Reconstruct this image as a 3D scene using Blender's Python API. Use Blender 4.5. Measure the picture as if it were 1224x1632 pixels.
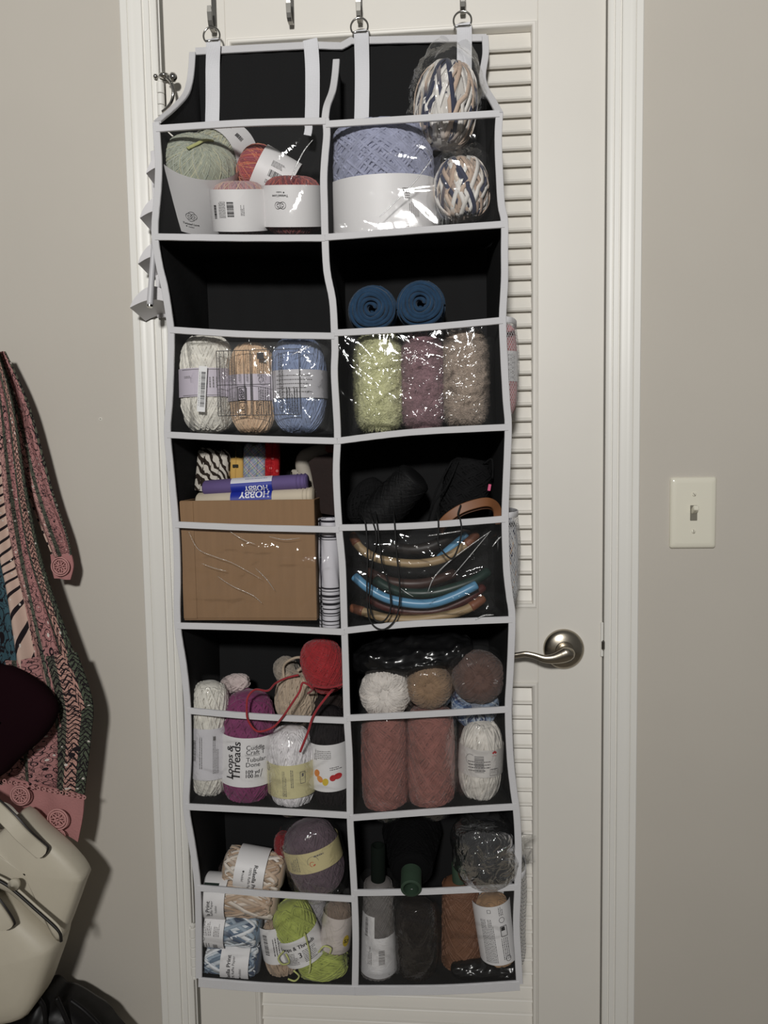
import bpy, math, random
import numpy as np
from mathutils import Matrix, Vector

for _o in list(bpy.data.objects):
    bpy.data.objects.remove(_o)
scene = bpy.context.scene
COL = scene.collection
rng = np.random.default_rng(7)
random.seed(7)
PI = math.pi

# ------------------------------------------------------------------ camera
F_PX, IMG_W, IMG_H = 1200.0, 1224.0, 1632.0
CAM = np.array([0.4494, -1.2585, 1.2984])
YAW, PITCH, ROLL = 0.0782, 0.0785, -0.0168
_fw = np.array([-math.sin(YAW)*math.cos(PITCH), math.cos(YAW)*math.cos(PITCH), -math.sin(PITCH)])
_r0 = np.array([math.cos(YAW), math.sin(YAW), 0.0])
_u0 = np.cross(_r0, _fw)
_rt = math.cos(ROLL)*_r0 + math.sin(ROLL)*_u0
_up = -math.sin(ROLL)*_r0 + math.cos(ROLL)*_u0
cam_data = bpy.data.cameras.new('camera')
cam = bpy.data.objects.new('camera', cam_data)
COL.objects.link(cam)
cam_data.sensor_fit = 'VERTICAL'
cam_data.sensor_height = 24.0
cam_data.sensor_width = 18.0
cam_data.lens = 24.0*F_PX/IMG_H
cam_data.clip_start = 0.01
cam.matrix_world = Matrix(((_rt[0], _up[0], -_fw[0], CAM[0]), (_rt[1], _up[1], -_fw[1], CAM[1]),
                           (_rt[2], _up[2], -_fw[2], CAM[2]), (0, 0, 0, 1)))
scene.camera = cam

# ------------------------------------------------------------------ light
world = bpy.data.worlds.new('room_ambient')
scene.world = world
world.use_nodes = True
_bg = world.node_tree.nodes['Background']
_bg.inputs[0].default_value = (1.0, 0.985, 0.95, 1)
_bg.inputs[1].default_value = 0.10
_ld = bpy.data.lights.new('ceiling_lamp', 'AREA')
_ld.shape = 'DISK'
_ld.size = 0.26
_ld.energy = 62
_ld.color = (1.0, 0.985, 0.955)
lamp = bpy.data.objects.new('ceiling_lamp', _ld)
COL.objects.link(lamp)
lamp.location = (0.30, -2.7, 2.15)
lamp.rotation_euler = (math.radians(106), 0, 0)
scene.view_settings.view_transform = 'Standard'
scene.view_settings.look = 'None'
scene.view_settings.exposure = 0.0
scene.view_settings.gamma = 1.0
scene.view_settings.use_curve_mapping = False

# ------------------------------------------------------------------ helpers
def P(px, py, Y):
    """point where the line of sight through photo pixel (px, py) meets the plane y = Y"""
    d = _fw + _rt*(px-IMG_W/2)/F_PX - _up*(py-IMG_H/2)/F_PX
    return CAM + d*((Y-CAM[1])/d[1])

def MPP(px, py, Y):
    """metres per pixel there"""
    return abs(P(px+1, py, Y)[0]-P(px, py, Y)[0])

MATS = {}
def new_mat(name):
    m = bpy.data.materials.new(name)
    m.use_nodes = True
    nt = m.node_tree
    return m, nt, nt.nodes['Principled BSDF'], nt.nodes['Material Output']

def nd(nt, kind, **kw):
    n = nt.nodes.new(kind)
    for k, v in kw.items():
        setattr(n, k, v)
    return n

def plain(name, col, rough=0.6, metal=0.0, bump=0.0, bscale=200.0, var=0.0, vscale=20.0, spec=0.5, coat=0.0, sheen=0.0, stretch=None):
    """plain procedural surface: base colour with slight noise variation and fine noise relief"""
    if name in MATS: return MATS[name]
    m, nt, b, out = new_mat(name)
    b.inputs['Roughness'].default_value = rough
    b.inputs['Metallic'].default_value = metal
    b.inputs['Specular IOR Level'].default_value = spec
    b.inputs['Coat Weight'].default_value = coat
    b.inputs['Sheen Weight'].default_value = sheen
    tc = nd(nt, 'ShaderNodeTexCoord')
    src = tc.outputs['Object']
    if stretch:
        mp = nd(nt, 'ShaderNodeMapping'); mp.inputs['Scale'].default_value = stretch
        nt.links.new(src, mp.inputs[0]); src = mp.outputs[0]
    if var > 0:
        nz = nd(nt, 'ShaderNodeTexNoise'); nz.inputs['Scale'].default_value = vscale; nz.inputs['Detail'].default_value = 4
        nt.links.new(src, nz.inputs['Vector'])
        cr = nd(nt, 'ShaderNodeValToRGB')
        cr.color_ramp.elements[0].position = 0.3; cr.color_ramp.elements[1].position = 0.7
        cr.color_ramp.elements[0].color = tuple(c*(1-var) for c in col)+(1,)
        cr.color_ramp.elements[1].color = tuple(min(1, c*(1+var)) for c in col)+(1,)
        nt.links.new(nz.outputs['Fac'], cr.inputs[0]); nt.links.new(cr.outputs[0], b.inputs['Base Color'])
    else:
        b.inputs['Base Color'].default_value = tuple(col)+(1,)
    if bump > 0:
        n2 = nd(nt, 'ShaderNodeTexNoise'); n2.inputs['Scale'].default_value = bscale; n2.inputs['Detail'].default_value = 3
        nt.links.new(src, n2.inputs['Vector'])
        bp = nd(nt, 'ShaderNodeBump'); bp.inputs['Strength'].default_value = bump; bp.inputs['Distance'].default_value = 0.002
        nt.links.new(n2.outputs['Fac'], bp.inputs['Height']); nt.links.new(bp.outputs[0], b.inputs['Normal'])
    MATS[name] = m
    return m

def lin(r, g, b):
    """sRGB 0-255 to linear"""
    return tuple(((c/255)/12.92 if c/255 <= 0.04045 else ((c/255+0.055)/1.055)**2.4) for c in (r, g, b))

def muted(col, k=0.18):
    g = 0.3*col[0]+0.55*col[1]+0.15*col[2]
    return tuple(c+(g-c)*k for c in col)

def yarn(name, col, fuzz=0.35, var=0.18, scale=260.0):
    dark = max(col) < 0.03
    return plain('yarn_'+name, muted(col), rough=0.9, bump=fuzz, bscale=scale, var=var, vscale=90, spec=0.1 if dark else 0.2, sheen=0.0 if dark else 0.15)

def vcol_mat(name='yarn_variegated', rough=0.8, sheen=0.2):
    """yarn whose dye changes along the strand (colour attribute 'Col')"""
    if name in MATS: return MATS[name]
    m, nt, b, out = new_mat(name)
    a = nd(nt, 'ShaderNodeAttribute'); a.attribute_name = 'Col'
    nt.links.new(a.outputs['Color'], b.inputs['Base Color'])
    b.inputs['Roughness'].default_value = rough
    b.inputs['Sheen Weight'].default_value = sheen
    b.inputs['Specular IOR Level'].default_value = 0.3
    MATS[name] = m
    return m

def film(name, haze=0.03, bump=0.25, bscale=18.0, rough=0.04, gloss=1.0, stretch=(1, 1, 1), tint=(1, 1, 1), ior=1.45, cap=0.22):
    """clear plastic film: see-through, fresnel gloss, crinkled"""
    if name in MATS: return MATS[name]
    m, nt, b, out = new_mat(name)
    nt.nodes.remove(b)
    tr = nd(nt, 'ShaderNodeBsdfTransparent'); tr.inputs[0].default_value = tuple(tint)+(1,)
    gl = nd(nt, 'ShaderNodeBsdfGlossy'); gl.inputs['Roughness'].default_value = rough
    df = nd(nt, 'ShaderNodeBsdfDiffuse'); df.inputs[0].default_value = (0.8, 0.8, 0.8, 1)
    fr = nd(nt, 'ShaderNodeFresnel'); fr.inputs['IOR'].default_value = ior
    tc = nd(nt, 'ShaderNodeTexCoord')
    mp = nd(nt, 'ShaderNodeMapping'); mp.inputs['Scale'].default_value = stretch; mp.inputs['Rotation'].default_value = (0, 0.5, 0)
    nt.links.new(tc.outputs['Object'], mp.inputs[0])
    nz = nd(nt, 'ShaderNodeTexNoise'); nz.inputs['Scale'].default_value = bscale; nz.inputs['Detail'].default_value = 3.5; nz.inputs['Distortion'].default_value = 1.2
    nt.links.new(mp.outputs[0], nz.inputs['Vector'])
    bp = nd(nt, 'ShaderNodeBump'); bp.inputs['Strength'].default_value = bump; bp.inputs['Distance'].default_value = 0.012
    nt.links.new(nz.outputs['Fac'], bp.inputs['Height'])
    nt.links.new(bp.outputs[0], gl.inputs['Normal']); nt.links.new(bp.outputs[0], fr.inputs['Normal'])
    ml = nd(nt, 'ShaderNodeMath', operation='MULTIPLY'); ml.inputs[1].default_value = gloss; ml.use_clamp = True
    nt.links.new(fr.outputs[0], ml.inputs[0])
    mn = nd(nt, 'ShaderNodeMath', operation='MINIMUM'); mn.inputs[1].default_value = cap; nt.links.new(ml.outputs[0], mn.inputs[0])
    m1 = nd(nt, 'ShaderNodeMixShader'); m1.inputs[0].default_value = haze
    nt.links.new(tr.outputs[0], m1.inputs[1]); nt.links.new(df.outputs[0], m1.inputs[2])
    m2 = nd(nt, 'ShaderNodeMixShader')
    nt.links.new(mn.outputs[0], m2.inputs[0]); nt.links.new(m1.outputs[0], m2.inputs[1]); nt.links.new(gl.outputs[0], m2.inputs[2])
    nt.links.new(m2.outputs[0], out.inputs[0])
    MATS[name] = m
    return m

class MB:
    """collects vertices and faces, then links them as ONE mesh object"""
    def __init__(s):
        s.v = []; s.f = []; s.c = []; s.n = 0
    def add(s, v, f, col=None):
        v = np.asarray(v, float).reshape(-1, 3)
        s.v.append(v)
        if isinstance(f, np.ndarray): s.f.append(f+s.n)
        else:
            by = {}
            for q in f: by.setdefault(len(q), []).append(q)
            for k, a in by.items(): s.f.append(np.array(a, int)+s.n)
        s.c.append(np.tile(np.array(col if col is not None else (1, 1, 1), float), (len(v), 1)) if col is None or np.ndim(col) == 1 else np.asarray(col, float))
        s.n += len(v)
        return s
    def box(s, lo, hi):
        x0, y0, z0 = lo; x1, y1, z1 = hi
        v = [(x0,y0,z0),(x1,y0,z0),(x1,y1,z0),(x0,y1,z0),(x0,y0,z1),(x1,y0,z1),(x1,y1,z1),(x0,y1,z1)]
        return s.add(v, [(0,3,2,1),(4,5,6,7),(0,1,5,4),(1,2,6,5),(2,3,7,6),(3,0,4,7)])
    def bbox(s, lo, hi, b):
        """bevelled box (chamfered edges)"""
        lo = np.array(lo, float); hi = np.array(hi, float); c = (lo+hi)/2; h = (hi-lo)/2
        b = min(b, *(h*0.95))
        vs = []; idx = {}
        for sx in (-1, 1):
            for sy in (-1, 1):
                for sz in (-1, 1):
                    for ax in range(3):
                        q = np.array([sx*(h[0]-b), sy*(h[1]-b), sz*(h[2]-b)])
                        q[ax] = (sx, sy, sz)[ax]*h[ax]
                        idx[(sx, sy, sz, ax)] = len(vs); vs.append(c+q)
        fs = []
        for ax in range(3):
            o = [i for i in range(3) if i != ax]
            for sg in (-1, 1):
                q = []
                for (a, d) in ((-1, -1), (1, -1), (1, 1), (-1, 1)):
                    k = [0, 0, 0]; k[ax] = sg; k[o[0]] = a; k[o[1]] = d
                    q.append(idx[(k[0], k[1], k[2], ax)])
                fs.append(tuple(q))
        for ax in range(3):
            o = [i for i in range(3) if i != ax]
            for a in (-1, 1):
                for d in (-1, 1):
                    k0 = [0, 0, 0]; k0[o[0]] = a; k0[o[1]] = d; k1 = list(k0); k0[ax] = -1; k1[ax] = 1
                    fs.append((idx[(*k0, o[0])], idx[(*k1, o[0])], idx[(*k1, o[1])], idx[(*k0, o[1])]))
        for sx in (-1, 1):
            for sy in (-1, 1):
                for sz in (-1, 1):
                    fs.append(tuple(idx[(sx, sy, sz, a)] for a in range(3)))
        return s.add(vs, fs)
    def grid(s, pts, closed_u=False, closed_v=False, col=None):
        """pts[i][j] surface"""
        p = np.asarray(pts, float); a, b = p.shape[:2]
        i = np.arange(a if closed_u else a-1); j = np.arange(b if closed_v else b-1)
        I, J = np.meshgrid(i, j, indexing='ij'); I2 = (I+1) % a; J2 = (J+1) % b
        f = np.stack([I*b+J, I2*b+J, I2*b+J2, I*b+J2], -1).reshape(-1, 4)
        c = None if col is None else (np.asarray(col).reshape(-1, 3) if np.ndim(col) > 1 else col)
        return s.add(p.reshape(-1, 3), f, c)
    def tube(s, path, r, n=8, closed=False, caps=True, col=None, flat=1.0, nrm=None):
        """round tube along path; r may be an array; flat squeezes it along the surface normal"""
        p = np.asarray(path, float); m = len(p)
        r = np.broadcast_to(np.asarray(r, float), (m,))
        t = np.roll(p, -1, 0)-np.roll(p, 1, 0)
        if not closed:
            t[0] = p[1]-p[0]; t[-1] = p[-1]-p[-2]
        t /= np.linalg.norm(t, axis=1)[:, None]+1e-12
        if nrm is None:
            nr = np.zeros_like(p)
            ref = np.array([0, 0, 1.0]) if abs(t[0][2]) < 0.8 else np.array([1.0, 0, 0])
            x = ref-t[0]*np.dot(ref, t[0]); x /= np.linalg.norm(x); nr[0] = x
            for k in range(1, m):
                x = x-t[k]*np.dot(x, t[k]); x /= np.linalg.norm(x)+1e-12; nr[k] = x
        else:
            nr = np.broadcast_to(np.asarray(nrm, float), p.shape).copy()
            nr -= t*np.sum(nr*t, 1)[:, None]; nr /= np.linalg.norm(nr, axis=1)[:, None]+1e-12
        bn = np.cross(t, nr)
        a = np.arange(n)*2*PI/n+PI/n
        ring = p[:, None, :]+r[:, None, None]*(flat*np.cos(a)[None, :, None]*nr[:, None, :]+np.sin(a)[None, :, None]*bn[:, None, :])
        if col is not None and np.ndim(col) == 2: col = np.repeat(np.asarray(col), n, 0)
        base = s.n
        s.grid(ring, closed_u=closed, closed_v=True, col=col)
        if caps and not closed:
            s.f.append(np.array([[base+k for k in range(n)]])); s.f.append(np.array([[base+(m-1)*n+k for k in range(n)][::-1]]))
        return s
    def strip(s, path, w, th, nrm=(0, -1, 0), round_=0.35, wdir=None):
        """flat ribbon with rounded edges, face turned to nrm, width w, thickness th"""
        p = np.asarray(path, float); m = len(p)
        t = np.gradient(p, axis=0); t /= np.linalg.norm(t, axis=1)[:, None]+1e-12
        N = np.broadcast_to(np.asarray(nrm, float), p.shape).copy()
        if wdir is None:
            wd = np.cross(t, N); wd /= np.linalg.norm(wd, axis=1)[:, None]+1e-12
        else:
            wd = np.broadcast_to(np.asarray(wdir, float), p.shape)
        N = np.cross(wd, t); N /= np.linalg.norm(N, axis=1)[:, None]+1e-12
        w = np.broadcast_to(np.asarray(w, float), (m,)); th = np.broadcast_to(np.asarray(th, float), (m,))
        prof = [(-0.5, -0.3), (-0.5, 0.25), (-0.44, 0.5), (0.44, 0.5), (0.5, 0.25), (0.5, -0.3), (0.44, -0.5), (-0.44, -0.5)]
        ring = np.stack([p+wd*(w*a)[:, None]+N*(th*b)[:, None] for a, b in prof], 1)
        base = s.n; k = len(prof)
        s.grid(ring, closed_v=True)
        s.f.append(np.array([[base+q for q in range(k)]])); s.f.append(np.array([[base+(m-1)*k+q for q in range(k)][::-1]]))
        return s
    def lathe(s, prof, n=32, center=(0, 0, 0), caps=True, col=None, start=0.0):
        """prof: (r, z) list, about z"""
        a = np.arange(n)*2*PI/n+start
        pr = np.asarray(prof, float)
        ring = np.stack([pr[:, 0:1]*np.cos(a), pr[:, 0:1]*np.sin(a), np.repeat(pr[:, 1:2], n, 1)], -1)+np.array(center)
        base = s.n; m = len(pr)
        s.grid(ring, closed_v=True, col=col)
        if caps:
            if pr[0, 0] > 1e-5: s.f.append(np.array([[base+k for k in range(n)][::-1]]))
            if pr[-1, 0] > 1e-5: s.f.append(np.array([[base+(m-1)*n+k for k in range(n)]]))
        return s
    def xf(s, M):
        """transform all collected points by a 4x4"""
        M = np.array(M)
        s.v = [v@M[:3, :3].T+M[:3, 3] for v in s.v]
        return s
    def build(s, name, m, parent=None, smooth=True, vcol=False, angle=None):
        me = bpy.data.meshes.new(name)
        V = np.concatenate(s.v)
        me.vertices.add(len(V)); me.vertices.foreach_set('co', V.ravel())
        nl = sum(f.size for f in s.f); npoly = sum(len(f) for f in s.f)
        me.loops.add(nl); me.polygons.add(npoly)
        me.loops.foreach_set('vertex_index', np.concatenate([f.ravel() for f in s.f]).astype(np.int32))
        tot = np.concatenate([np.full(len(f), f.shape[1]) for f in s.f])
        st = np.concatenate([[0], np.cumsum(tot)[:-1]])
        me.polygons.foreach_set('loop_start', st.astype(np.int32))
        me.polygons.foreach_set('use_smooth', np.full(npoly, bool(smooth)))
        me.update(calc_edges=True); me.validate()
        if vcol:
            at = me.color_attributes.new('Col', 'FLOAT_COLOR', 'POINT')
            C = np.concatenate(s.c); at.data.foreach_set('color', np.concatenate([C, np.ones((len(C), 1))], 1).ravel())
        if angle is not None:
            me.set_sharp_from_angle(angle=math.radians(angle))
        me.materials.append(m)
        o = bpy.data.objects.new(name, me)
        COL.objects.link(o)
        if parent is not None: o.parent = parent
        return o

def tag(o, label=None, cat=None, group=None, kind=None):
    if label: o['label'] = label
    if cat: o['category'] = cat
    if group: o['group'] = group
    if kind: o['kind'] = kind
    return o

def thing(name, label, cat, M=None, group=None):
    o = bpy.data.objects.new(name, None)
    o.empty_display_size = 0.02
    COL.objects.link(o)
    if M is not None: o.matrix_world = Matrix(M)
    return tag(o, label, cat, group)

def frame(px, py, Y, ang=0.0, tip=0.0, spin=0.0, flat=1.0):
    """placement: at photo pixel (px,py) on depth plane Y; ang clockwise in the door plane, tip = top leans to the room"""
    R = Matrix.Rotation(math.radians(ang), 4, 'Y') @ Matrix.Rotation(math.radians(tip), 4, 'X') @ Matrix.Rotation(math.radians(spin), 4, 'Z')
    return Matrix.Translation(Vector(P(px, py, Y))) @ R @ Matrix.Diagonal((1, flat, 1, 1))

def smooth_path(pts, n=8, closed=False):
    """Catmull-Rom through pts"""
    p = np.asarray(pts, float); m = len(p); out = []
    rngk = m if closed else m-1
    for i in range(rngk):
        if closed: a, b, c, d = p[(i-1) % m], p[i], p[(i+1) % m], p[(i+2) % m]
        else: a, b, c, d = p[max(i-1, 0)], p[i], p[i+1], p[min(i+2, m-1)]
        for k in range(n):
            t = k/n
            out.append(0.5*((2*b)+(-a+c)*t+(2*a-5*b+4*c-d)*t*t+(-a+3*b-3*c+d)*t**3))
    if not closed: out.append(p[-1])
    return np.array(out)

def vnoise(p, seed=0, freq=1.0, octaves=3):
    """cheap smooth pseudo noise of points (n,3), about -1..1"""
    r = np.random.default_rng(seed); p = np.asarray(p, float); out = np.zeros(p.shape[:-1]); amp = 1.0; tot = 0
    for o in range(octaves):
        for k in range(4):
            d = r.normal(size=3); d /= np.linalg.norm(d)
            out += amp*np.sin((p@d)*freq*(2**o)*(0.8+0.5*r.random())*2*PI+r.random()*6.28)/4*1.6
        tot += amp; amp *= 0.5
    return out/tot
# ================================================================== the setting
M_wall = plain('wall_paint', lin(193, 187, 177), rough=0.75, bump=0.06, bscale=160, var=0.015, vscale=6)
M_door = plain('door_paint', lin(223, 219, 211), rough=0.42, bump=0.03, bscale=60, var=0.012, vscale=9)
M_trim = plain('trim_paint', lin(229, 227, 221), rough=0.40, bump=0.03, bscale=50, var=0.01, vscale=9)
M_floor = plain('floor_carpet', lin(150, 143, 132), rough=0.95, bump=0.5, bscale=220, var=0.08, vscale=60)
M_chrome = plain('chrome', lin(205, 203, 198), rough=0.13, metal=1.0)
M_steel = plain('steel_strip', lin(150, 148, 143), rough=0.28, metal=1.0)
M_nickel = plain('satin_nickel', lin(176, 168, 154), rough=0.27, metal=1.0, bump=0.03, bscale=300)
M_plate = plain('switch_ivory', lin(228, 224, 208), rough=0.22, spec=0.6)
M_dark = plain('dark_gap', lin(22, 20, 18), rough=0.9)

XL, XR, DH = -0.001, 0.711, 2.062             # door edges, door height
CASW = 0.0165                                 # casing stands proud of the wall
wall = MB()
wall.box((-2.2, 0.0, 0), (-0.012, 0.11, 2.5)).box((0.723, 0.0, 0), (2.6, 0.11, 2.5)).box((-0.012, 0.0, 2.075), (0.723, 0.11, 2.5))
tag(wall.build('wall_back', M_wall, smooth=False), 'warm greige painted wall around the white louvered door', 'wall', kind='structure')
wb = bpy.data.objects['wall_back']
nh = P(160, 668, 0); MB().lathe([(0.0034, 0.0), (0.0030, 0.0006), (0.0014, 0.0007), (0.0006, 0.0001)], 14).xf(Matrix.Translation(Vector(nh)) @ Matrix.Rotation(math.radians(90), 4, 'X')).build('filled_nail_hole', plain('filler', lin(210, 206, 196), rough=0.8), wb)
tag(MB().box((-2.2, -5.0, -0.05), (2.6, 0.9, 0.0)).build('floor', M_floor, smooth=False), 'beige carpet floor in front of the white door', 'floor', kind='structure')
jm = MB().box((-0.012, 0.002, 0), (-0.004, 0.11, 2.075)).box((0.715, 0.002, 0), (0.723, 0.11, 2.075)).box((-0.004, 0.002, 2.066), (0.715, 0.11, 2.075)).box((-0.004, 0.05, 0), (0.01, 0.11, 2.066)).box((0.70, 0.05, 0), (0.715, 0.11, 2.066))
tag(jm.build('trim_3', M_trim, smooth=False), 'white inner jamb lining of the louvered door opening', 'door jamb', kind='structure')

def casing(name, x_in, x_out, label):
    """moulded casing; profile across its width: (fraction from inner edge, height)"""
    prof = [(0.0, 0.0), (0.0, 0.007), (0.05, 0.009), (0.15, 0.0095), (0.16, 0.0082), (0.19, 0.0082), (0.20, 0.0105), (0.34, 0.0112), (0.355, 0.0095),
            (0.38, 0.0095), (0.40, 0.0125), (0.47, 0.0142), (0.60, 0.0135), (0.70, 0.0150), (0.76, 0.0165), (0.775, 0.0148), (0.79, 0.0165), (0.97, 0.0170), (1.0, 0.0155), (1.0, 0.0)]
    b = MB()
    rows = [[(x_in+(x_out-x_in)*u, -h, z) for u, h in prof] for z in (0.0, 1.0, 2.13)]
    b.grid(rows)
    o = b.build(name, M_trim, smooth=True, angle=35)
    return tag(o, label, 'door casing', kind='structure')
casing('trim_1', -0.006, -0.0640, 'white moulded door casing on the hinge side of the door')
casing('trim_2', 0.7140, 0.7665, 'white moulded door casing on the latch side of the door')
tag(MB().box((-0.064, -0.0165, 2.08), (0.7665, 0, 2.14)).build('trim_4', M_trim, smooth=False), 'white head casing above the louvered door', 'door casing', kind='structure')

# the louvered door
door = bpy.data.objects.new('door_1', None); COL.objects.link(door); door.location = (0, 0, 0)
tag(door, 'white painted louvered wooden door behind the organizer', 'door', kind='structure')
PXL, PXR = P(360, 61.7, 0)[0], 0.6059          # louver openings
ZU1, ZU0 = 1.9737, P(855, 970, 0)[2]
ZL1, ZL0 = P(855, 1087, 0)[2], 0.22
T = 0.035
MB().bbox((XL+0.003, 0, 0.012), (PXL, T, DH), 0.0015).build('stile', M_door, door, smooth=False)
MB().bbox((PXR, 0, 0.012), (XR+0.0015, T, DH), 0.0015).build('stile', M_door, door, smooth=False)
for z0, z1 in ((ZU1, DH), (ZL1, ZU0), (0.012, ZL0)):
    MB().box((PXL, 0.0003, z0), (PXR, T, z1)).build('rail', M_door, door, smooth=False)
def bead(x0, x1, z0, z1):
    """raised rounded moulding around one louver opening"""
    w = 0.0085
    pr = [(0.0, 0.0003), (0.0004, -0.0012), (0.0012, -0.0008), (0.002, -0.0030), (0.0045, -0.0040), (0.0068, -0.0030), (0.0085, 0.0), (0.0090, 0.020)]
    b = MB()
    rows = []
    for d, y in pr:
        rows.append([(x0+d, y, z0+d), (x1-d, y, z0+d), (x1-d, y, z1-d), (x0+d, y, z1-d)])
    b.grid(rows, closed_v=True)
    return b.build('bead_moulding', M_door, door, smooth=True, angle=40)
bead(PXL, PXR, ZU0, ZU1); bead(PXL, PXR, ZL0, ZL1)
# one slat: plank tilted, lower edge to the room
def slat_mesh():
    L = PXR-PXL-0.018
    prof = [(0.003, -0.0022), (0.0, 0.0), (0.0005, 0.0018), (0.0025, 0.0032), (0.0045, 0.0042), (0.0140, 0.0335), (0.0155, 0.0355), (0.0185, 0.0335), (0.0190, 0.0310), (0.0095, 0.0010), (0.0060, -0.0018)]
    b = MB(); n = len(prof)
    b.grid([[(x, y, z) for y, z in prof] for x in (PXL+0.009, PXL+0.009+L)], closed_v=True)
    b.f.append(np.array([list(range(n))])); b.f.append(np.array([[n+k for k in range(n)][::-1]]))
    return b
s0 = None
def slats(z_top, z_bot):
    global s0
    z = z_top-0.0390
    while z > z_bot+0.004:
        if s0 is None:
            s0 = slat_mesh().build('slat', M_door, door, smooth=True, angle=40); o = s0
        else:
            o = s0.copy(); COL.objects.link(o); o.parent = door
        o.location = (0, 0.0035, z)
        z -= 0.0255
slats(ZU1, ZU0); slats(ZL1, ZL0)
# board behind the slats so no light leaks from the dark closet
MB().box((PXL-0.02, 0.0355, 0.05), (PXR+0.02, 0.037, 1.99)).build('back_board', M_door, door, smooth=False)

# hinges, painted over
def hinge(zc):
    h = MB(); hx = XL-0.003
    for k in range(5):
        z0 = zc-0.045+k*0.018
        h.lathe([(0.0055, z0+0.0004), (0.0062, z0+0.0012), (0.0062, z0+0.0168), (0.0055, z0+0.0176)], 16, (hx, -0.0065, 0))
    h.lathe([(0.0035, zc+0.045), (0.005, zc+0.048), (0.0045, zc+0.051), (0.0001, zc+0.053)], 16, (hx, -0.0065, 0))
    h.lathe([(0.0001, zc-0.053), (0.0045, zc-0.051), (0.005, zc-0.048), (0.0035, zc-0.045)], 16, (hx, -0.0065, 0))
    return h.build('hinge', M_trim, door, smooth=True, angle=40)
zh1 = P(258, 160, 0)[2]; zh2 = P(308, 1512, 0)[2]
hinge(zh1-0.02); hinge(zh2); hinge((zh1+zh2)/2)
# hinge-pin door stop on the upper hinge
ds = thing('door_stop', 'small chrome hinge-pin door stop at the upper hinge', 'door stop', Matrix.Translation(Vector(P(262, 122, -0.012))))
q0 = P(262, 122, -0.012)
def rel(px, py, Y): return P(px, py, Y)-q0
MB().lathe([(0.002, -0.004), (0.0085, -0.003), (0.0095, 0.0), (0.0085, 0.003), (0.002, 0.005)], 18).build('collar', M_chrome, ds)
MB().tube([rel(262, 121, -0.013), rel(268, 122, -0.02), rel(274, 123, -0.026)], 0.0028, 10).build('arm', M_chrome, ds)
MB().lathe([(0.0001, -0.007), (0.004, -0.006), (0.0065, -0.002), (0.0065, 0.002), (0.004, 0.006), (0.0001, 0.007)], 16, rel(276, 123, -0.027)).build('bumper', M_chrome, ds)
MB().lathe([(0.0001, -0.004), (0.003, -0.003), (0.0042, 0.0), (0.003, 0.003), (0.0001, 0.004)], 14, rel(248, 122, -0.014)).build('bumper', M_chrome, ds)
MB().tube(smooth_path([rel(266, 124, -0.022), rel(273, 132, -0.026), rel(276, 147, -0.026), rel(274, 160, -0.024), rel(268, 170, -0.02), rel(259, 178, -0.014)]), 0.0026, 10).build('wire_loop', M_chrome, ds)

# lever handle
hq = P(898, 1034, 0)
lv = bpy.data.objects.new('lever_handle', None); COL.objects.link(lv); lv.location = Vector(hq); lv.parent = door
def lh(px, py, Y): return P(px, py, Y)-hq
ro = MB().lathe([(0.0338, 0.0), (0.0338, 0.003), (0.0322, 0.0062), (0.027, 0.0095), (0.020, 0.0118), (0.0155, 0.0128), (0.0150, 0.016), (0.0001, 0.016)], 56)
ro.xf(Matrix.Rotation(math.radians(90), 4, 'X'))
ro.build('rosette', M_nickel, lv, smooth=True, angle=50)
nk = MB().lathe([(0.0125, 0.012), (0.0118, 0.02), (0.0115, 0.045)], 32).xf(Matrix.Rotation(math.radians(90), 4, 'X')); nk.build('neck', M_nickel, lv, smooth=True, angle=50)
YH = -0.052
pl = smooth_path([lh(913, 1035, YH), lh(910, 1038, YH), lh(905, 1042, YH-0.001), lh(896, 1046, YH-0.001), lh(882, 1050, YH-0.001), lh(868, 1050, YH), lh(852, 1045, YH+0.002), lh(838, 1042.5, YH+0.004), lh(826, 1044, YH+0.006), lh(812, 1046, YH+0.008), lh(800, 1046, YH+0.012)], 10)
u_ = np.concatenate([[0], np.cumsum(np.linalg.norm(np.diff(pl, axis=0), axis=1))]); u_ /= u_[-1]
rad = np.interp(u_, [0, 0.012, 0.03, 0.06, 0.10, 0.16, 0.3, 0.42, 0.55, 0.75, 1], [0.0015, 0.0055, 0.0085, 0.0108, 0.0118, 0.0112, 0.0082, 0.0062, 0.0050, 0.0047, 0.004])
MB().tube(pl, rad, 20, flat=0.62, nrm=(0, -1, 0)).build('lever', M_nickel, lv, smooth=True)
# latch edge and strike on the door edge
lq = P(960, 1018, -0.002)
MB().bbox((lq[0]-0.003, -0.004, lq[2]-0.03), (lq[0]+0.0015, 0.01, lq[2]+0.028), 0.001).build('latch_plate', M_trim, door, smooth=False)
MB().bbox((lq[0]-0.002, -0.009, lq[2]-0.018), (lq[0]+0.004, 0.0, lq[2]-0.002), 0.002).build('latch_bolt', M_steel, door, smooth=False)

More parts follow.
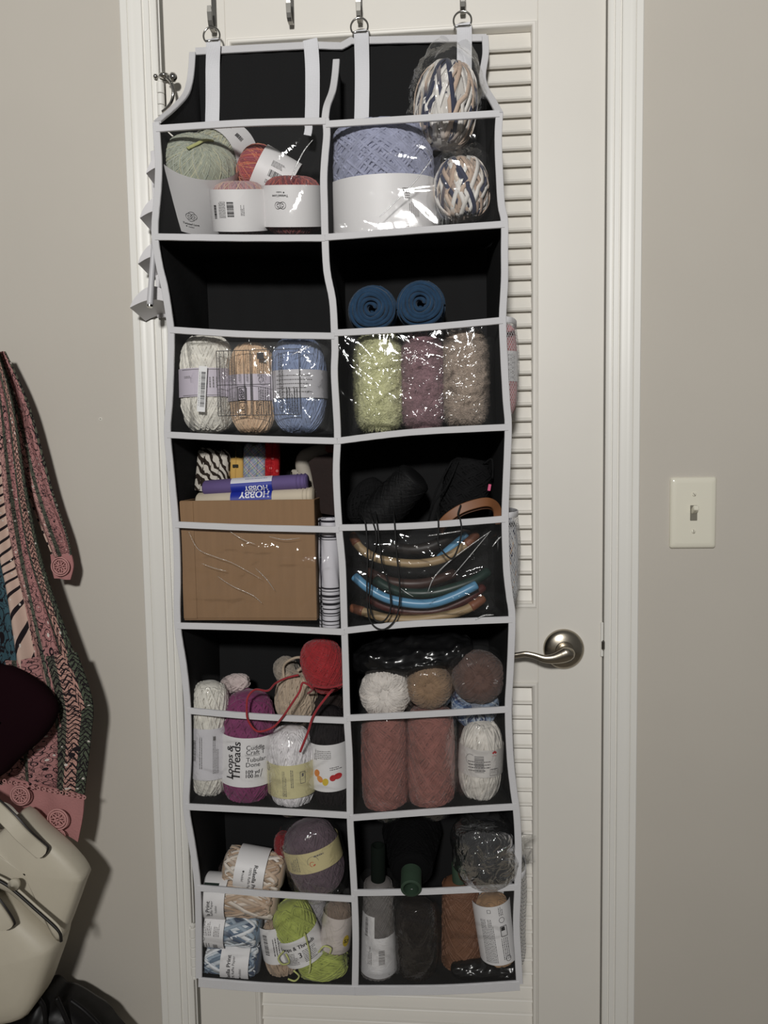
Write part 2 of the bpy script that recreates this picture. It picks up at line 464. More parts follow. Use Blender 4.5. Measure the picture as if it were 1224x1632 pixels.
# light switch
sq = P(1103.5, 817, 0)
sw = thing('light_switch', 'ivory toggle light switch plate on the wall right of the door', 'light switch', Matrix.Translation(Vector(sq)))
wx, wz = 0.0365, 0.0580
pr = [(0.0, 0.0), (0.0, 0.0025), (0.0018, 0.0048), (0.0045, 0.0060), (0.009, 0.0064)]
rows = []
for d, h in pr:
    ring = []
    for cx, cz, a0 in ((1, 1, 0), (-1, 1, 90), (-1, -1, 180), (1, -1, 270)):
        for k in range(5):
            a = math.radians(a0+k*22.5); r_ = 0.004
            ring.append((cx*(wx-d-r_)+r_*math.cos(a), -h, cz*(wz-d-r_)+r_*math.sin(a)))
    rows.append(ring)
b = MB().grid(rows, closed_v=True); n_ = len(rows[0]); b.f.append(np.array([[(len(rows)-1)*n_+k for k in range(n_)]]))
b.build('cover_plate', M_plate, sw, smooth=True, angle=60)
MB().bbox((-0.0056, -0.0072, -0.0125), (0.0056, -0.0055, 0.0125), 0.0006).build('toggle_frame', M_dark if False else plain('toggle_slot', lin(120, 116, 104), rough=0.5), sw, smooth=False)
tg = MB().bbox((-0.0042, -0.0165, -0.0042), (0.0042, 0.0, 0.0042), 0.0012); tg.xf(Matrix.Translation((0, -0.005, 0.002)) @ Matrix.Rotation(math.radians(-28), 4, 'X')); tg.build('toggle', M_plate, sw, smooth=False)
for k, zz in enumerate((0.0302, -0.0302)):
    sc = MB().lathe([(0.0035, 0.0060), (0.0034, 0.0072), (0.002, 0.0078), (0.0001, 0.0079)], 20).xf(Matrix.Translation((0, 0, zz)) @ Matrix.Rotation(math.radians(90), 4, 'X')); so = sc.build('screw', M_plate, sw)
    sl = MB().box((-0.0031, -0.0083, -0.0004), (0.0031, -0.0070, 0.0004)).xf(Matrix.Translation((0, 0, zz)) @ Matrix.Rotation(math.radians((50, 80)[k]), 4, 'Y')); sl.build('slot', plain('screw_slot', lin(120, 112, 96), rough=0.6), so, smooth=False)

# over-door hooks
def door_hook(px, py_low, label, prong_top):
    q = P(px, py_low, -0.004)
    t = thing('door_hook', label, 'hook', Matrix.Translation(Vector(q)), 'steel over-door hooks')
    w = 0.0075
    zt = DH+0.003-q[2]
    path = [(0, 0.045, zt-0.035), (0, 0.0425, zt), (0, 0.0, zt), (0, 0.0, zt-0.004), (0, 0.0, 0.01), (0, 0.0, 0.004)]
    MB().strip(path, w, 0.0022, nrm=(0, -1, 0.001), wdir=(1, 0, 0)).build('strap', M_steel, t, smooth=False)
    MB().strip([(0, 0, 0.005), (0, -0.0015, 0.001), (0, -0.006, -0.001), (0, -0.016, -0.001), (0, -0.021, 0.0015), (0, -0.0235, 0.007), (0, -0.0245, prong_top*0.7), (0, -0.0265, prong_top)],
               [w]*6+[w*1.1, w*0.8], 0.0022, wdir=(1, 0, 0)).build('prong', M_steel, t, smooth=False)
    return t
door_hook(342, 53, 'steel over-door hook holding the leftmost organizer ring', 0.028)
door_hook(465, 41, 'empty steel over-door hook with nothing hanging on it', 0.030)
door_hook(574, 38, 'steel over-door hook holding the middle organizer ring', 0.028)
door_hook(737, 24, 'steel over-door hook holding the rightmost organizer ring', 0.028)
# ================================================================== the hanging organizer
def weave(name, col, scale=900.0, rough=0.85, bump=0.25, var=0.06):
    """woven cloth: crossed wave relief"""
    if name in MATS: return MATS[name]
    m, nt, b, out = new_mat(name)
    b.inputs['Base Color'].default_value = tuple(col)+(1,); b.inputs['Roughness'].default_value = rough
    b.inputs['Specular IOR Level'].default_value = 0.25
    tc = nd(nt, 'ShaderNodeTexCoord')
    hs = []
    for d in ('X', 'Z'):
        w = nd(nt, 'ShaderNodeTexWave', wave_type='BANDS', bands_direction=d); w.inputs['Scale'].default_value = scale/6.28; w.inputs['Distortion'].default_value = 0.6
        nt.links.new(tc.outputs['Object'], w.inputs[0]); hs.append(w)
    a = nd(nt, 'ShaderNodeMath', operation='ADD'); nt.links.new(hs[0].outputs['Fac'], a.inputs[0]); nt.links.new(hs[1].outputs['Fac'], a.inputs[1])
    bp = nd(nt, 'ShaderNodeBump'); bp.inputs['Strength'].default_value = bump; bp.inputs['Distance'].default_value = 0.0008
    nt.links.new(a.outputs[0], bp.inputs['Height']); nt.links.new(bp.outputs[0], b.inputs['Normal'])
    nz = nd(nt, 'ShaderNodeTexNoise'); nz.inputs['Scale'].default_value = 14
    nt.links.new(tc.outputs['Object'], nz.inputs[0])
    cr = nd(nt, 'ShaderNodeValToRGB'); cr.color_ramp.elements[0].color = tuple(c*(1-var) for c in col)+(1,); cr.color_ramp.elements[1].color = tuple(c*(1+var) for c in col)+(1,)
    nt.links.new(nz.outputs['Fac'], cr.inputs[0]); nt.links.new(cr.outputs[0], b.inputs['Base Color'])
    MATS[name] = m
    return m
M_black = weave('black_nonwoven', lin(19, 19, 20), bump=0.15)
M_bind = weave('white_binding', lin(203, 202, 204), bump=0.3)
M_web = weave('white_webbing', lin(226, 226, 230), scale=1400, bump=0.45)
M_VIN = [film('clear_vinyl_%d' % k, haze=0.008, bump=bm, bscale=bs, rough=0.05, gloss=0.8, stretch=(1.6, 1, 0.8)) for k, (bm, bs) in enumerate(((0.07, 13), (0.26, 12), (0.42, 11), (0.34, 12), (0.34, 12)))]

YF, YB = -0.160, -0.012       # front edge and back panel of the organizer
LEFT = [(249,196),(251,230),(253,257),(252,300),(247,369),(246,383),(254,422),(263,460),(272,520),(273,543),(272,589),(270,640),(267,689),(267,697),(273,756),(280,832),(282,850),(283,908),(283,994),(284,1002),(293,1063),(299,1127),(301,1147),(300,1211),(297,1284),(298,1292),(306,1343),(315,1412),(316,1432),(317,1508),(317,1558)]
MID = [(519,190),(521,214),(518,250),(516,286),(517,330),(518,372),(518,386),(521,431),(530,478),(533,526),(534,560),(533,595),(536,650),(538,697),(537,712),(536,756),(540,837),(543,870),(546,908),(549,1000),(549,1010),(551,1063),(553,1140),(557,1211),(558,1300),(559,1320),(561,1356),(565,1427),(567,1495),(566,1571)]
RIGHT = [(796,181),(794,222),(796,278),(799,327),(804,353),(804,399),(804,448),(801,507),(803,566),(807,639),(810,681),(809,690),(807,763),(805,824),(807,902),(812,950),(816,985),(816,998),(813,1071),(810,1130),(813,1206),(819,1262),(822,1281),(823,1291),(826,1349),(825,1413),(823,1474),(826,1530),(828,1567)]
def thin(pl):
    """drop points that crowd their neighbour"""
    out = [pl[0]]
    for q in pl[1:-1]:
        if q[1]-out[-1][1] >= 22: out.append(q)
    return out+[pl[-1]]
LEFT, MID, RIGHT = thin(LEFT), thin(MID), thin(RIGHT)
def xat(pl, y):
    a = np.array(pl, float); return float(np.interp(y, a[:, 1], a[:, 0]))
TOPS = [((254,206),(390,197),(513,194),  (526,199),(663,190),(789,182)),
        ((277,526),(390,533),(527,536),  (541,531),(657,524),(797,511)),
        ((285,836),(402,841),(536,844),  (545,841),(659,838),(800,827)),
        ((304,1132),(417,1142),(549,1148),(558,1144),(692,1137),(805,1130)),
        ((319,1414),(432,1424),(559,1432),(572,1422),(679,1420),(822,1413))]
BOTS = [((253,378),(384,380),(513,380),  (524,379),(663,368),(797,358)),
        ((273,693),(390,699),(534,703),  (541,703),(657,689),(804,681)),
        ((288,997),(402,1000),(545,1007),(550,1005),(659,994),(812,987)),
        ((303,1285),(417,1291),(552,1299),(560,1303),(692,1293),(820,1285)),
        ((320,1562),(432,1571),(561,1575),(573,1575),(707,1574),(826,1567))]
WINDOWS = {}
org = thing('door_organizer', 'hanging door organizer of black fabric with clear pockets and white binding', 'organizer', Matrix.Translation(Vector((0, 0, 0))))

def vpath(pl, Y, n=4):
    return smooth_path([P(x, y, Y) for x, y in pl], n)
# back panel -------------------------------------------------------
BTL, BTR = P(309, 80, YB), P(777, 58, YB)
bx0, bx1 = BTL[0]+0.004, BTR[0]-0.002
zb_bot = P(560, 1578, YF)[2]
def backtop(x): return float(np.interp(x, [bx0, P(497, 66, YB)[0], P(545, 68, YB)[0], P(560, 64, YB)[0], bx1], [BTL[2], P(497, 70, YB)[2], P(535, 72, YB)[2], P(555, 63, YB)[2], BTR[2]]))
xs = np.linspace(bx0, bx1, 49); zs = np.linspace(0, 1, 60)
rows = []
for t in zs:
    row = []
    for x in xs:
        zt = backtop(x); z = zt+(zb_bot-zt)*t
        y = YB+0.0016*math.sin(9*x/0.06+3*z)*0.5+0.0022*math.sin(5.1*z/0.2+7*x)
        row.append((x, y, z))
    rows.append(row)
b = MB().grid(rows); b.grid(np.array(rows)+np.array([0, 0.003, 0]))
b.build('back_panel', M_black, org)
tp = np.array([(x, YB-0.003, backtop(x)-0.004) for x in np.linspace(bx0, bx1, 60)])
MB().strip(tp, 0.0115, 0.0045).build('binding', M_bind, org, angle=28)
# side walls and divider -----------------------------------------------
def wallsheet(front, xback, top_edge, name):
    """fabric wall between a front edge polyline and the back panel; top_edge: points from the back top corner down to the front start"""
    fp = vpath(front, YF, 4)
    n = 10; rows = []
    zt = np.array([p[2] for p in fp])
    for p in fp:
        row = []
        for k in range(n+1):
            u = k/n
            x = p[0]+(xback-p[0])*u; y = p[1]+(YB-p[1])*u; z = p[2]+0.012*u*0
            x += 0.0025*math.sin(PI*u)*math.sin(p[2]*37+u*5)
            row.append((x, y, z))
        rows.append(row)
    b = MB().grid(rows); b.grid(np.array(rows)+np.array([0.0022, 0, 0]))
    # upper wing, between the sloping top edge and the back panel
    te = smooth_path(top_edge, 6)
    rows = []
    for p in te:
        rows.append([(p[0]+(xback-p[0])*u, p[1]+(YB-p[1])*u, p[2]+(min(p[2], fp[0][2])-p[2])*0) for u in np.linspace(0, 1, 6)])
    b.grid(rows); b.grid(np.array(rows)+np.array([0.0022, 0, 0]))
    b.build(name, M_black, org)
    MB().strip(te, 0.0105, 0.004, nrm=(0, -1, 0.35)).build('binding', M_bind, org, angle=28)
    MB().strip(fp, 0.0104, 0.0042).build('binding', M_bind, org, angle=28)
wallsheet(LEFT, bx0+0.002, [P(307, 84, YB-0.006), P(305, 112, YB-0.012), P(302, 132, YB-0.02), P(295, 152, YB-0.045), P(275, 174, YB-0.095), P(251, 194, YF)], 'side_panel')
wallsheet(RIGHT, bx1-0.002, [P(773, 58, YB-0.005), P(774, 86, YB-0.012), P(769, 121, YB-0.03), P(774, 142, YB-0.07), P(785, 161, YB-0.11), P(796, 181, YF)], 'side_panel')
xm = P(545, 300, YB)[0]
wallsheet(MID, xm, [P(536, 96, YB-0.06), P(534, 120, YB-0.075), P(530, 145, YB-0.1), P(521, 170, YB-0.135), P(518, 192, YF)], 'divider')
# shelves, clear fronts, bindings ------------------------------------
def hpath(pts, Y, xa, xb, n=10):
    p = [P(xa, pts[0][1], Y)]+[P(x, y, Y) for x, y in pts[1:-1]]+[P(xb, pts[-1][1], Y)]
    return smooth_path(p, n)
for k in range(5):
    for side in (0, 1):
        tp = TOPS[k][side*3:side*3+3]; bt = BOTS[k][side*3:side*3+3]
        L, R_ = (LEFT, MID) if side == 0 else (MID, RIGHT)
        tpth = hpath(tp, YF, xat(L, tp[0][1]), xat(R_, tp[-1][1]))
        bpth = hpath(bt, YF, xat(L, bt[0][1]), xat(R_, bt[-1][1]))
        MB().strip(tpth+np.array([0, -0.001, 0]), 0.0098, 0.0042).build('binding', M_bind, org, angle=28)
        hw = 0.0098 if k < 4 else 0.0155
        MB().strip(bpth+np.array([0, -0.001, 0 if k < 4 else -0.0025]), hw, 0.0042).build('binding', M_bind, org, angle=28)
        # shelf
        xa, xb = (bx0+0.003, xm) if side == 0 else (xm, bx1-0.003)
        rows = []
        for j, p in enumerate(bpth):
            u = j/(len(bpth)-1)
            rows.append([(p[0]+(xa+(xb-xa)*u-p[0])*v, p[1]+(YB-p[1])*v, p[2]+0.010*v-0.004*math.sin(PI*v)) for v in np.linspace(0, 1, 8)])
        b = MB().grid(rows); b.grid(np.array(rows)+np.array([0, 0, -0.002])); b.build('shelf', M_black, org)
        # clear vinyl window with bulges and creases
        NU, NV = 60, 36
        tu = np.linspace(0, len(tpth)-1, NU); 
        top = np.stack([np.interp(tu, np.arange(len(tpth)), tpth[:, c]) for c in range(3)], 1)
        bot = np.stack([np.interp(tu, np.arange(len(bpth)), bpth[:, c]) for c in range(3)], 1)
        V = np.linspace(0, 1, NV)
        g = top[None]*(1-V[:, None, None])+bot[None]*V[:, None, None]
        # follow the bowed side edges
        pyt, pyb = np.interp(np.linspace(0, 1, NU), [0, .5, 1], [q[1] for q in tp]), np.interp(np.linspace(0, 1, NU), [0, .5, 1], [q[1] for q in bt])
        for iv in range(NV):
            yl = pyt[0]+(pyb[0]-pyt[0])*V[iv]; yr = pyt[-1]+(pyb[-1]-pyt[-1])*V[iv]
            xl = P(xat(L, yl), yl, YF)[0]; xr = P(xat(R_, yr), yr, YF)[0]
            a = g[iv, 0, 0]; c = g[iv, -1, 0]
            g[iv, :, 0] = xl+(g[iv, :, 0]-a)*(xr-xl)/(c-a)
        U_ = np.linspace(0, 1, NU)[None, :]; V_ = V[:, None]
        ed = np.minimum(1, 6*np.minimum(np.minimum(U_, 1-U_), np.minimum(V_, 1-V_)))
        w = (0.0035 if k else 0.001)*np.sin(PI*U_)*np.sin(PI*V_)
        r_ = np.random.default_rng(40+k*2+side)
        for _ in range(16):      # sharp creases
            ang = r_.uniform(-0.2, 1.1)*(1 if side else -1); cu, cv = r_.random(2); L_ = r_.uniform(0.15, 0.4)
            du, dv = (U_-cu), (V_-cv)*0.62
            s_ = du*math.cos(ang)+dv*math.sin(ang); d_ = -du*math.sin(ang)+dv*math.cos(ang)
            w = w+(r_.uniform(0.0005, 0.0014) if k == 0 else r_.uniform(0.0012, 0.0028) if k == 1 else r_.uniform(0.0022, 0.0048))*np.exp(-(s_/L_)**2)*np.maximum(0, 1-np.abs(d_)/0.026)*r_.choice([-1, 1])
        g[:, :, 1] -= np.clip(w, -0.0025, 0.008)*ed
        o = MB().grid(g).build('clear_window', M_VIN[k], org)
        WINDOWS[(k, side)] = o
# straps and rings -----------------------------------------------------
def strap(pts, w, ring=None):
    p = smooth_path([P(x, y, Y) for x, y, Y in pts], 6)
    s = MB().strip(p, w, 0.0022).build('strap', M_web, org, angle=28)
    if ring:
        cx, cy, r, Y = ring; c = P(cx, cy, Y)
        a = np.linspace(-0.62, PI+0.62, 28)
        rp = [(c[0]+r*math.cos(t), Y-0.002, c[2]+r*math.sin(t)) for t in a]
        MB().tube(rp+[rp[0]], 0.0016, 10).build('ring', M_chrome, s)
    return s
strap([(339, 62, -0.028), (340, 74, -0.026), (339, 110, -0.0165), (339, 160, -0.0165), (338, 205, -0.0165)], 0.0232, (338, 58, 0.0132, -0.027))
strap([(494, 63, -0.022), (496, 76, -0.021), (498, 110, -0.0165), (498, 160, -0.0165), (497, 196, -0.0165)], 0.0232)
strap([(489, 190, -0.06), (492, 203, -0.058), (490, 216, -0.058)], 0.012)
strap([(575, 48, -0.028), (576, 60, -0.026), (577, 100, -0.0165), (577, 150, -0.0165), (576, 198, -0.0165)], 0.0232, (573, 44, 0.0135, -0.027))
strap([(739, 37, -0.028), (740, 50, -0.026), (740, 90, -0.0165), (740, 150, -0.0165), (740, 190, -0.0165)], 0.0232, (737, 34, 0.0138, -0.027))
# mesh side pockets on the latch side -------------------------------
def mesh_mat():
    m, nt, b, out = new_mat('grey_mesh')
    b.inputs['Base Color'].default_value = lin(196, 196, 198)+(1,); b.inputs['Roughness'].default_value = 0.8
    tc = nd(nt, 'ShaderNodeTexCoord'); at = nd(nt, 'ShaderNodeAttribute'); at.attribute_name = 'Col'
    sp = nd(nt, 'ShaderNodeSeparateColor'); nt.links.new(at.outputs['Color'], sp.inputs[0])
    hs = []
    for op in ('ADD', 'SUBTRACT'):
        a = nd(nt, 'ShaderNodeMath', operation=op); nt.links.new(sp.outputs[0], a.inputs[0]); nt.links.new(sp.outputs[1], a.inputs[1])
        k = nd(nt, 'ShaderNodeMath', operation='MULTIPLY'); nt.links.new(a.outputs[0], k.inputs[0]); k.inputs[1].default_value = 1.0
        fr = nd(nt, 'ShaderNodeMath', operation='PINGPONG'); nt.links.new(k.outputs[0], fr.inputs[0]); fr.inputs[1].default_value = 0.5
        hs.append(fr)
    mx = nd(nt, 'ShaderNodeMath', operation='MINIMUM'); nt.links.new(hs[0].outputs[0], mx.inputs[0]); nt.links.new(hs[1].outputs[0], mx.inputs[1])
    gt = nd(nt, 'ShaderNodeMath', operation='LESS_THAN'); nt.links.new(mx.outputs[0], gt.inputs[0]); gt.inputs[1].default_value = 0.10
    nt.links.new(gt.outputs[0], b.inputs['Alpha'])
    return m
M_mesh = mesh_mat()
def side_mesh(top_y, bot_y, bulge, bottom_taper=0.25):
    """net pocket bulging from the outer face of the right side wall, from front edge to mid depth"""
    n = 30; rows = []; cols = []
    for i in range(n+1):
        v = i/n; py = top_y+(bot_y-top_y)*v
        p = P(xat(RIGHT, py), py, YF)
        bl = bulge*min(1.0, (1-v)/bottom_taper)**0.8*(0.86+0.14*math.sin(PI*min(1, v*1.5)))
        row = []; cl = []
        for j in range(13):
            u = j/12
            xx = p[0]+(bx1-p[0])*u+0.004+bl*math.sin(PI*min(1.0, u*1.0))**0.6*1.0
            yy = YF+0.004+(YB-YF-0.01)*u
            row.append((xx, yy, p[2]))
            cl.append((((yy-YF)+(xx-p[0]))/0.0072, -p[2]/0.0072, 0))
        rows.append(row); cols.append(cl)
    b = MB().grid(rows, col=np.array(cols).reshape(-1, 3)); o = b.build('mesh_pocket', M_mesh, org, vcol=True)
    MB().strip(np.array(rows[0]), 0.0085, 0.002, nrm=(1, -0.3, 0)).build('pocket_hem', M_bind, o)
    return o
side_mesh(508, 676, 0.030)
side_mesh(822, 985, 0.030)
side_mesh(1128, 1284, 0.012)
side_mesh(1400, 1560, 0.028, 0.15)

# highlight streaks on the vinyl, painted as thin whitish hazy strips
M_glint = film('glint_haze', haze=0.30, bump=0.3, bscale=60, rough=0.15, gloss=2.0, cap=0.6)
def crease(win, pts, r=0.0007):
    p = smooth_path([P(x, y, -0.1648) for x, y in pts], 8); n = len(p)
    MB().tube(p, r*np.sin(np.linspace(0.15, PI-0.15, n))**0.6, 6, flat=0.5, nrm=(0, -1, 0)).build('crease', M_glint, WINDOWS[win])
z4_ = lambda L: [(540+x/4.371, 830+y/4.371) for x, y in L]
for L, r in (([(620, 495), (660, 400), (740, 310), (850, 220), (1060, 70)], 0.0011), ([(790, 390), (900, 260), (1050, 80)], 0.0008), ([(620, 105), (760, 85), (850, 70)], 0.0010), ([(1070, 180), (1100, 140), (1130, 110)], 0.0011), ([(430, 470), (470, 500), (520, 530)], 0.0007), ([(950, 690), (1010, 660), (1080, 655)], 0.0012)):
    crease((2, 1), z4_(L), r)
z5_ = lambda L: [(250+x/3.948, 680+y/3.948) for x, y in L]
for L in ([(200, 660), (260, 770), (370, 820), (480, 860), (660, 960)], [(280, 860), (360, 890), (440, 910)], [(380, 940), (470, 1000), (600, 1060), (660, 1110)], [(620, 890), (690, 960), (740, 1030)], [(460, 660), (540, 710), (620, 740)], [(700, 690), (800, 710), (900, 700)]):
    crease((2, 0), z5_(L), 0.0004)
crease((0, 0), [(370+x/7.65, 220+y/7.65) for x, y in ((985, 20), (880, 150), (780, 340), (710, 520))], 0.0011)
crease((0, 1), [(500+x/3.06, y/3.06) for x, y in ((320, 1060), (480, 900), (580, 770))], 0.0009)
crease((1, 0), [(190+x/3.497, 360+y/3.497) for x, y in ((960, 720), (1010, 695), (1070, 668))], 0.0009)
# ================================================================== yarn, labels and print
_FONT = {}
def text_poly(txt):
    """outline of a line of lettering as flat 2-D triangles, cap height about 0.7"""
    if txt not in _FONT:
        cu = bpy.data.curves.new('lettering', 'FONT'); cu.body = txt; cu.resolution_u = 3
        ob = bpy.data.objects.new('lettering', cu); COL.objects.link(ob)
        me = bpy.data.meshes.new_from_object(ob)
        v = np.array([q.co[:2] for q in me.vertices]).reshape(-1, 2); f = [tuple(p.vertices) for p in me.polygons]
        bpy.data.objects.remove(ob); bpy.data.curves.remove(cu); bpy.data.meshes.remove(me)
        _FONT[txt] = (v, f)
    return _FONT[txt]

class Print:
    """flat print laid out in label coordinates (u across, v up), later mapped onto the label surface"""
    def __init__(s): s.items = []
    def _add(s, v, f, rot, u, v0):
        a = math.radians(rot); c, n = math.cos(a), math.sin(a)
        w = np.stack([v[:, 0]*c-v[:, 1]*n+u, v[:, 0]*n+v[:, 1]*c+v0], 1); s.items.append((w, f)); return s
    def text(s, txt, u, v, width=None, size=None, rot=0, align='C', bold=0.0):
        p, f = text_poly(txt); p = p.copy(); w = p[:, 0].max()-p[:, 0].min()
        k = width/w if width else size
        p[:, 0] -= p[:, 0].min(); p *= k; p[:, 1] -= 0.35*k
        if align == 'C': p[:, 0] -= w*k/2
        elif align == 'R': p[:, 0] -= w*k
        s._add(p, f, rot, u, v)
        if bold: s._add(p+np.array([bold, 0]), f, rot, u, v)
        return s
    def rect(s, u, v, w, h, rot=0):
        n = max(2, int(w/0.004)+1); x = np.linspace(-w/2, w/2, n)
        p = np.concatenate([np.stack([x, np.full(n, -h/2)], 1), np.stack([x, np.full(n, h/2)], 1)])
        return s._add(p, [(i, i+1, n+i+1, n+i) for i in range(n-1)], rot, u, v)
    def frame(s, u, v, w, h, t=0.0005, rot=0):
        a = math.radians(rot)
        for du, dv, ww, hh in ((0, h/2, w, t), (0, -h/2, w, t), (-w/2, 0, t, h), (w/2, 0, t, h)):
            s.rect(u+du*math.cos(a)-dv*math.sin(a), v+du*math.sin(a)+dv*math.cos(a), ww, hh, rot)
        return s
    def bars(s, u, v, w, h, rot=0, seed=1):
        r = random.Random(seed); x = -w/2; a = math.radians(rot)
        while x < w/2-0.0004:
            t = r.choice((0.0005, 0.0008, 0.0012)); 
            s.rect(u+(x+t/2)*math.cos(a), v+(x+t/2)*math.sin(a), t, h, rot); x += t+r.choice((0.0005, 0.0008, 0.0011))
        return s
    def lines(s, u, v, w, h, n, rot=0, seed=2, t=None):
        """unreadably small print: rows of short dashes"""
        r = random.Random(seed); a = math.radians(rot); t = t or h/n*0.35
        for k in range(n):
            y = h/2-(k+0.5)*h/n; x = -w/2; end = w/2*(1 if r.random() < 0.7 else r.uniform(0.2, 0.9))
            while x < end:
                q = min(r.uniform(0.001, 0.004), end-x); cx = x+q/2
                s.rect(u+cx*math.cos(a)-y*math.sin(a), v+cx*math.sin(a)+y*math.cos(a), max(q, 0.0004), t, rot); x += q+0.0008
        return s
    def ring(s, u, v, r, t=0.0005, a0=0, a1=360, n=24):
        a = np.radians(np.linspace(a0, a1, n)); 
        p = np.concatenate([np.stack([np.cos(a)*(r-t), np.sin(a)*(r-t)], 1), np.stack([np.cos(a)*r, np.sin(a)*r], 1)])
        return s._add(p, [(i, i+1, n+i+1, n+i) for i in range(n-1)], 0, u, v)
    def disc(s, u, v, r, sx=1.0, rot=0):
        a = np.arange(16)*2*PI/16; return s._add(np.stack([np.cos(a)*r*sx, np.sin(a)*r], 1), [tuple(range(16))], rot, u, v)
    def build(s, fn, m, parent, name='print'):
        b = MB()
        for w, f in s.items: b.add(fn(w[:, 0], w[:, 1]), f)
        return b.build(name, m, parent, smooth=False)

M_ink = plain('black_ink', lin(40, 38, 40), rough=0.6)
M_greyink = plain('grey_ink', lin(95, 92, 92), rough=0.6)
M_paper = plain('label_paper', lin(222, 220, 220), rough=0.5, bump=0.04, bscale=80)

def wind(mb, a, b, prof, turns, rad, seed=0, lat=0.985, adv=(0.7, 1.5), groups=6, n=5, flat=0.8, seg=26, colf=None, lift=0.9, loose=0.01, jit=0.10):
    """one long strand wound end to end over a body of revolution r = a*prof(s), z = b*s"""
    r = np.random.default_rng(seed)
    T = []; LON = []; LATM = []; LAY = []
    lon = r.random()*6.28; per = max(1, turns//groups)
    for g in range(groups):
        d = r.uniform(*adv)*r.choice([1, 1, -1])
        for k in range(per):
            t = np.linspace(0, 2*PI, seg, endpoint=False)
            LON.append(lon+d*2*(t/(2*PI))*PI/1.0); lon = LON[-1][0]+d*2*PI+0.09+0.12*r.random()
            T.append(t); LATM.append(np.full(seg, lat*(1-jit*r.random()))); LAY.append(np.full(seg, g/groups+0.08*r.random()))
    t = np.concatenate(T); lon = np.concatenate(LON); lm = np.concatenate(LATM); lay = np.concatenate(LAY)
    phi = np.arcsin(np.minimum(lm, 1.0))*np.arcsin(0.985*np.sin(t))/math.asin(0.985)
    s_ = np.sin(phi)
    rr = a*prof(s_)+rad*(lift*lay)
    wob = 1+loose*np.sin(lon*3.1+t*2.3)
    pts = np.stack([rr*wob*np.cos(lon), rr*wob*np.sin(lon), b*s_*(1+0.5*rad/b*lay)], 1)
    nr = np.stack([np.cos(lon)*(1-np.abs(s_)**3), np.sin(lon)*(1-np.abs(s_)**3), np.sign(s_)*np.abs(s_)**2+1e-4], 1)
    col = None
    if colf is not None: col = colf(np.linspace(0, 1, len(pts)), t, lon)
    return mb.tube(pts, rad, n, flat=flat, nrm=nr, col=col)

def superp(n): return lambda s: (1-np.minimum(np.abs(s), 1)**n)**(1.0/n)
def lathe_prof(mb, a, b, prof, k=0.97, n=36, m=22, col=None):
    t = np.linspace(-PI/2, PI/2, m); s = np.sin(t)
    return mb.lathe([(max(a*k*float(prof(np.array([q]))[0]), 1e-6), b*k*q) for q in s], n, col=col)

def palette(cols, seed=0, runs=30, noise=0.08):
    """dye changes along the strand in runs"""
    r = np.random.default_rng(seed); C = np.array([muted(lin(*c)) for c in cols])
    pick = r.integers(0, len(C), runs+2); pos = np.sort(r.random(runs)); pos = np.concatenate([[0], pos, [1.0]])
    def fn(u, t, lon):
        i = np.clip(np.searchsorted(pos, u)-1, 0, runs); w = np.clip((u-pos[i])/(pos[i+1]-pos[i]+1e-9), 0, 1)[:, None]
        w = np.clip((w-0.35)/0.3, 0, 1)
        return np.clip((C[pick[i]]*(1-w)+C[pick[i+1]]*w)*(1+noise*r.normal(size=(len(u), 1))), 0, 1)
    return fn

def cyl_map(r, z0=0.0, th0=-PI/2, e=0.0005, zr=None):
    """map label coordinates onto a cylinder (or on radius function zr(z))"""
    def fn(u, v):
        z = z0+v; R = (zr(z) if zr else np.full(len(u), r))+e
        th = th0+u/r
        return np.stack([R*np.cos(th), R*np.sin(th), z], 1)
    return fn

def band(parent, r, z0, z1, m=None, name='label', flare=0.0, prof=None, n=48, arc=None, mat_name=None):
    """paper band around a skein; arc=(start,end) radians for a partial one"""
    zs = np.linspace(z0, z1, 9); mid = (z0+z1)/2; hh = (z1-z0)/2
    R = [prof(z) if prof else r+flare*((z-mid)/hh)**2 for z in zs]
    b = MB()
    if arc is None: 
        b.lathe(list(zip(R, zs)), n, caps=False); b.lathe([(q-0.0006, z) for q, z in zip(R, zs)], n, caps=False)
    else:
        th = np.linspace(arc[0], arc[1], n)
        for dd in (0, -0.0005): b.grid([[((q+dd)*math.cos(t), (q+dd)*math.sin(t), z) for t in th] for q, z in zip(R, zs)])
    return b.build(name, m or M_paper, parent)

def wrap_bag(parent, a, b, prof, m=None, seed=0, amp=0.006, k=1.06, tufts=(), ex=1.0, name='plastic_wrap', n=56, mm=36, freq=14):
    """crinkled clear film around a body; tufts: (s sign, length) gathered ends"""
    t = np.linspace(-PI/2, PI/2, mm); s = np.sin(t)
    rr = a*k*prof(s*0.985)**0.6+0.0015; zz = b*k*ex*s
    A = np.arange(n)*2*PI/n
    p = np.stack([rr[:, None]*np.cos(A), rr[:, None]*np.sin(A), np.repeat(zz[:, None], n, 1)], -1)
    q = p.reshape(-1, 3); d = q/(np.linalg.norm(q, axis=1)[:, None]+1e-9)
    nz = np.abs(vnoise(q, seed, freq, 3)); nz2 = np.abs(vnoise(q, seed+5, freq*2.3, 2))
    q = q+d*(amp*(nz*1.4+nz2*0.6))[:, None]
    p = q.reshape(p.shape)
    for sg, ln in tufts:
        w = np.clip((sg*s-0.80)/0.2, 0, 1)**1.4
        p[:, :, 2] += (sg*ln*w)[:, None]*(1+0.3*np.sin(A*3+seed))[None]
        sc = 1-0.35*w; flut = 1+0.35*w[:, None]*np.sin(A*5+seed)[None]
        p[:, :, 0] *= sc[:, None]*flut; p[:, :, 1] *= sc[:, None]*flut
    return MB().grid(p, closed_v=True).build(name, m or M_film, parent)
M_film = film('bag_film', haze=0.012, bump=0.45, bscale=30, rough=0.05, gloss=0.7)

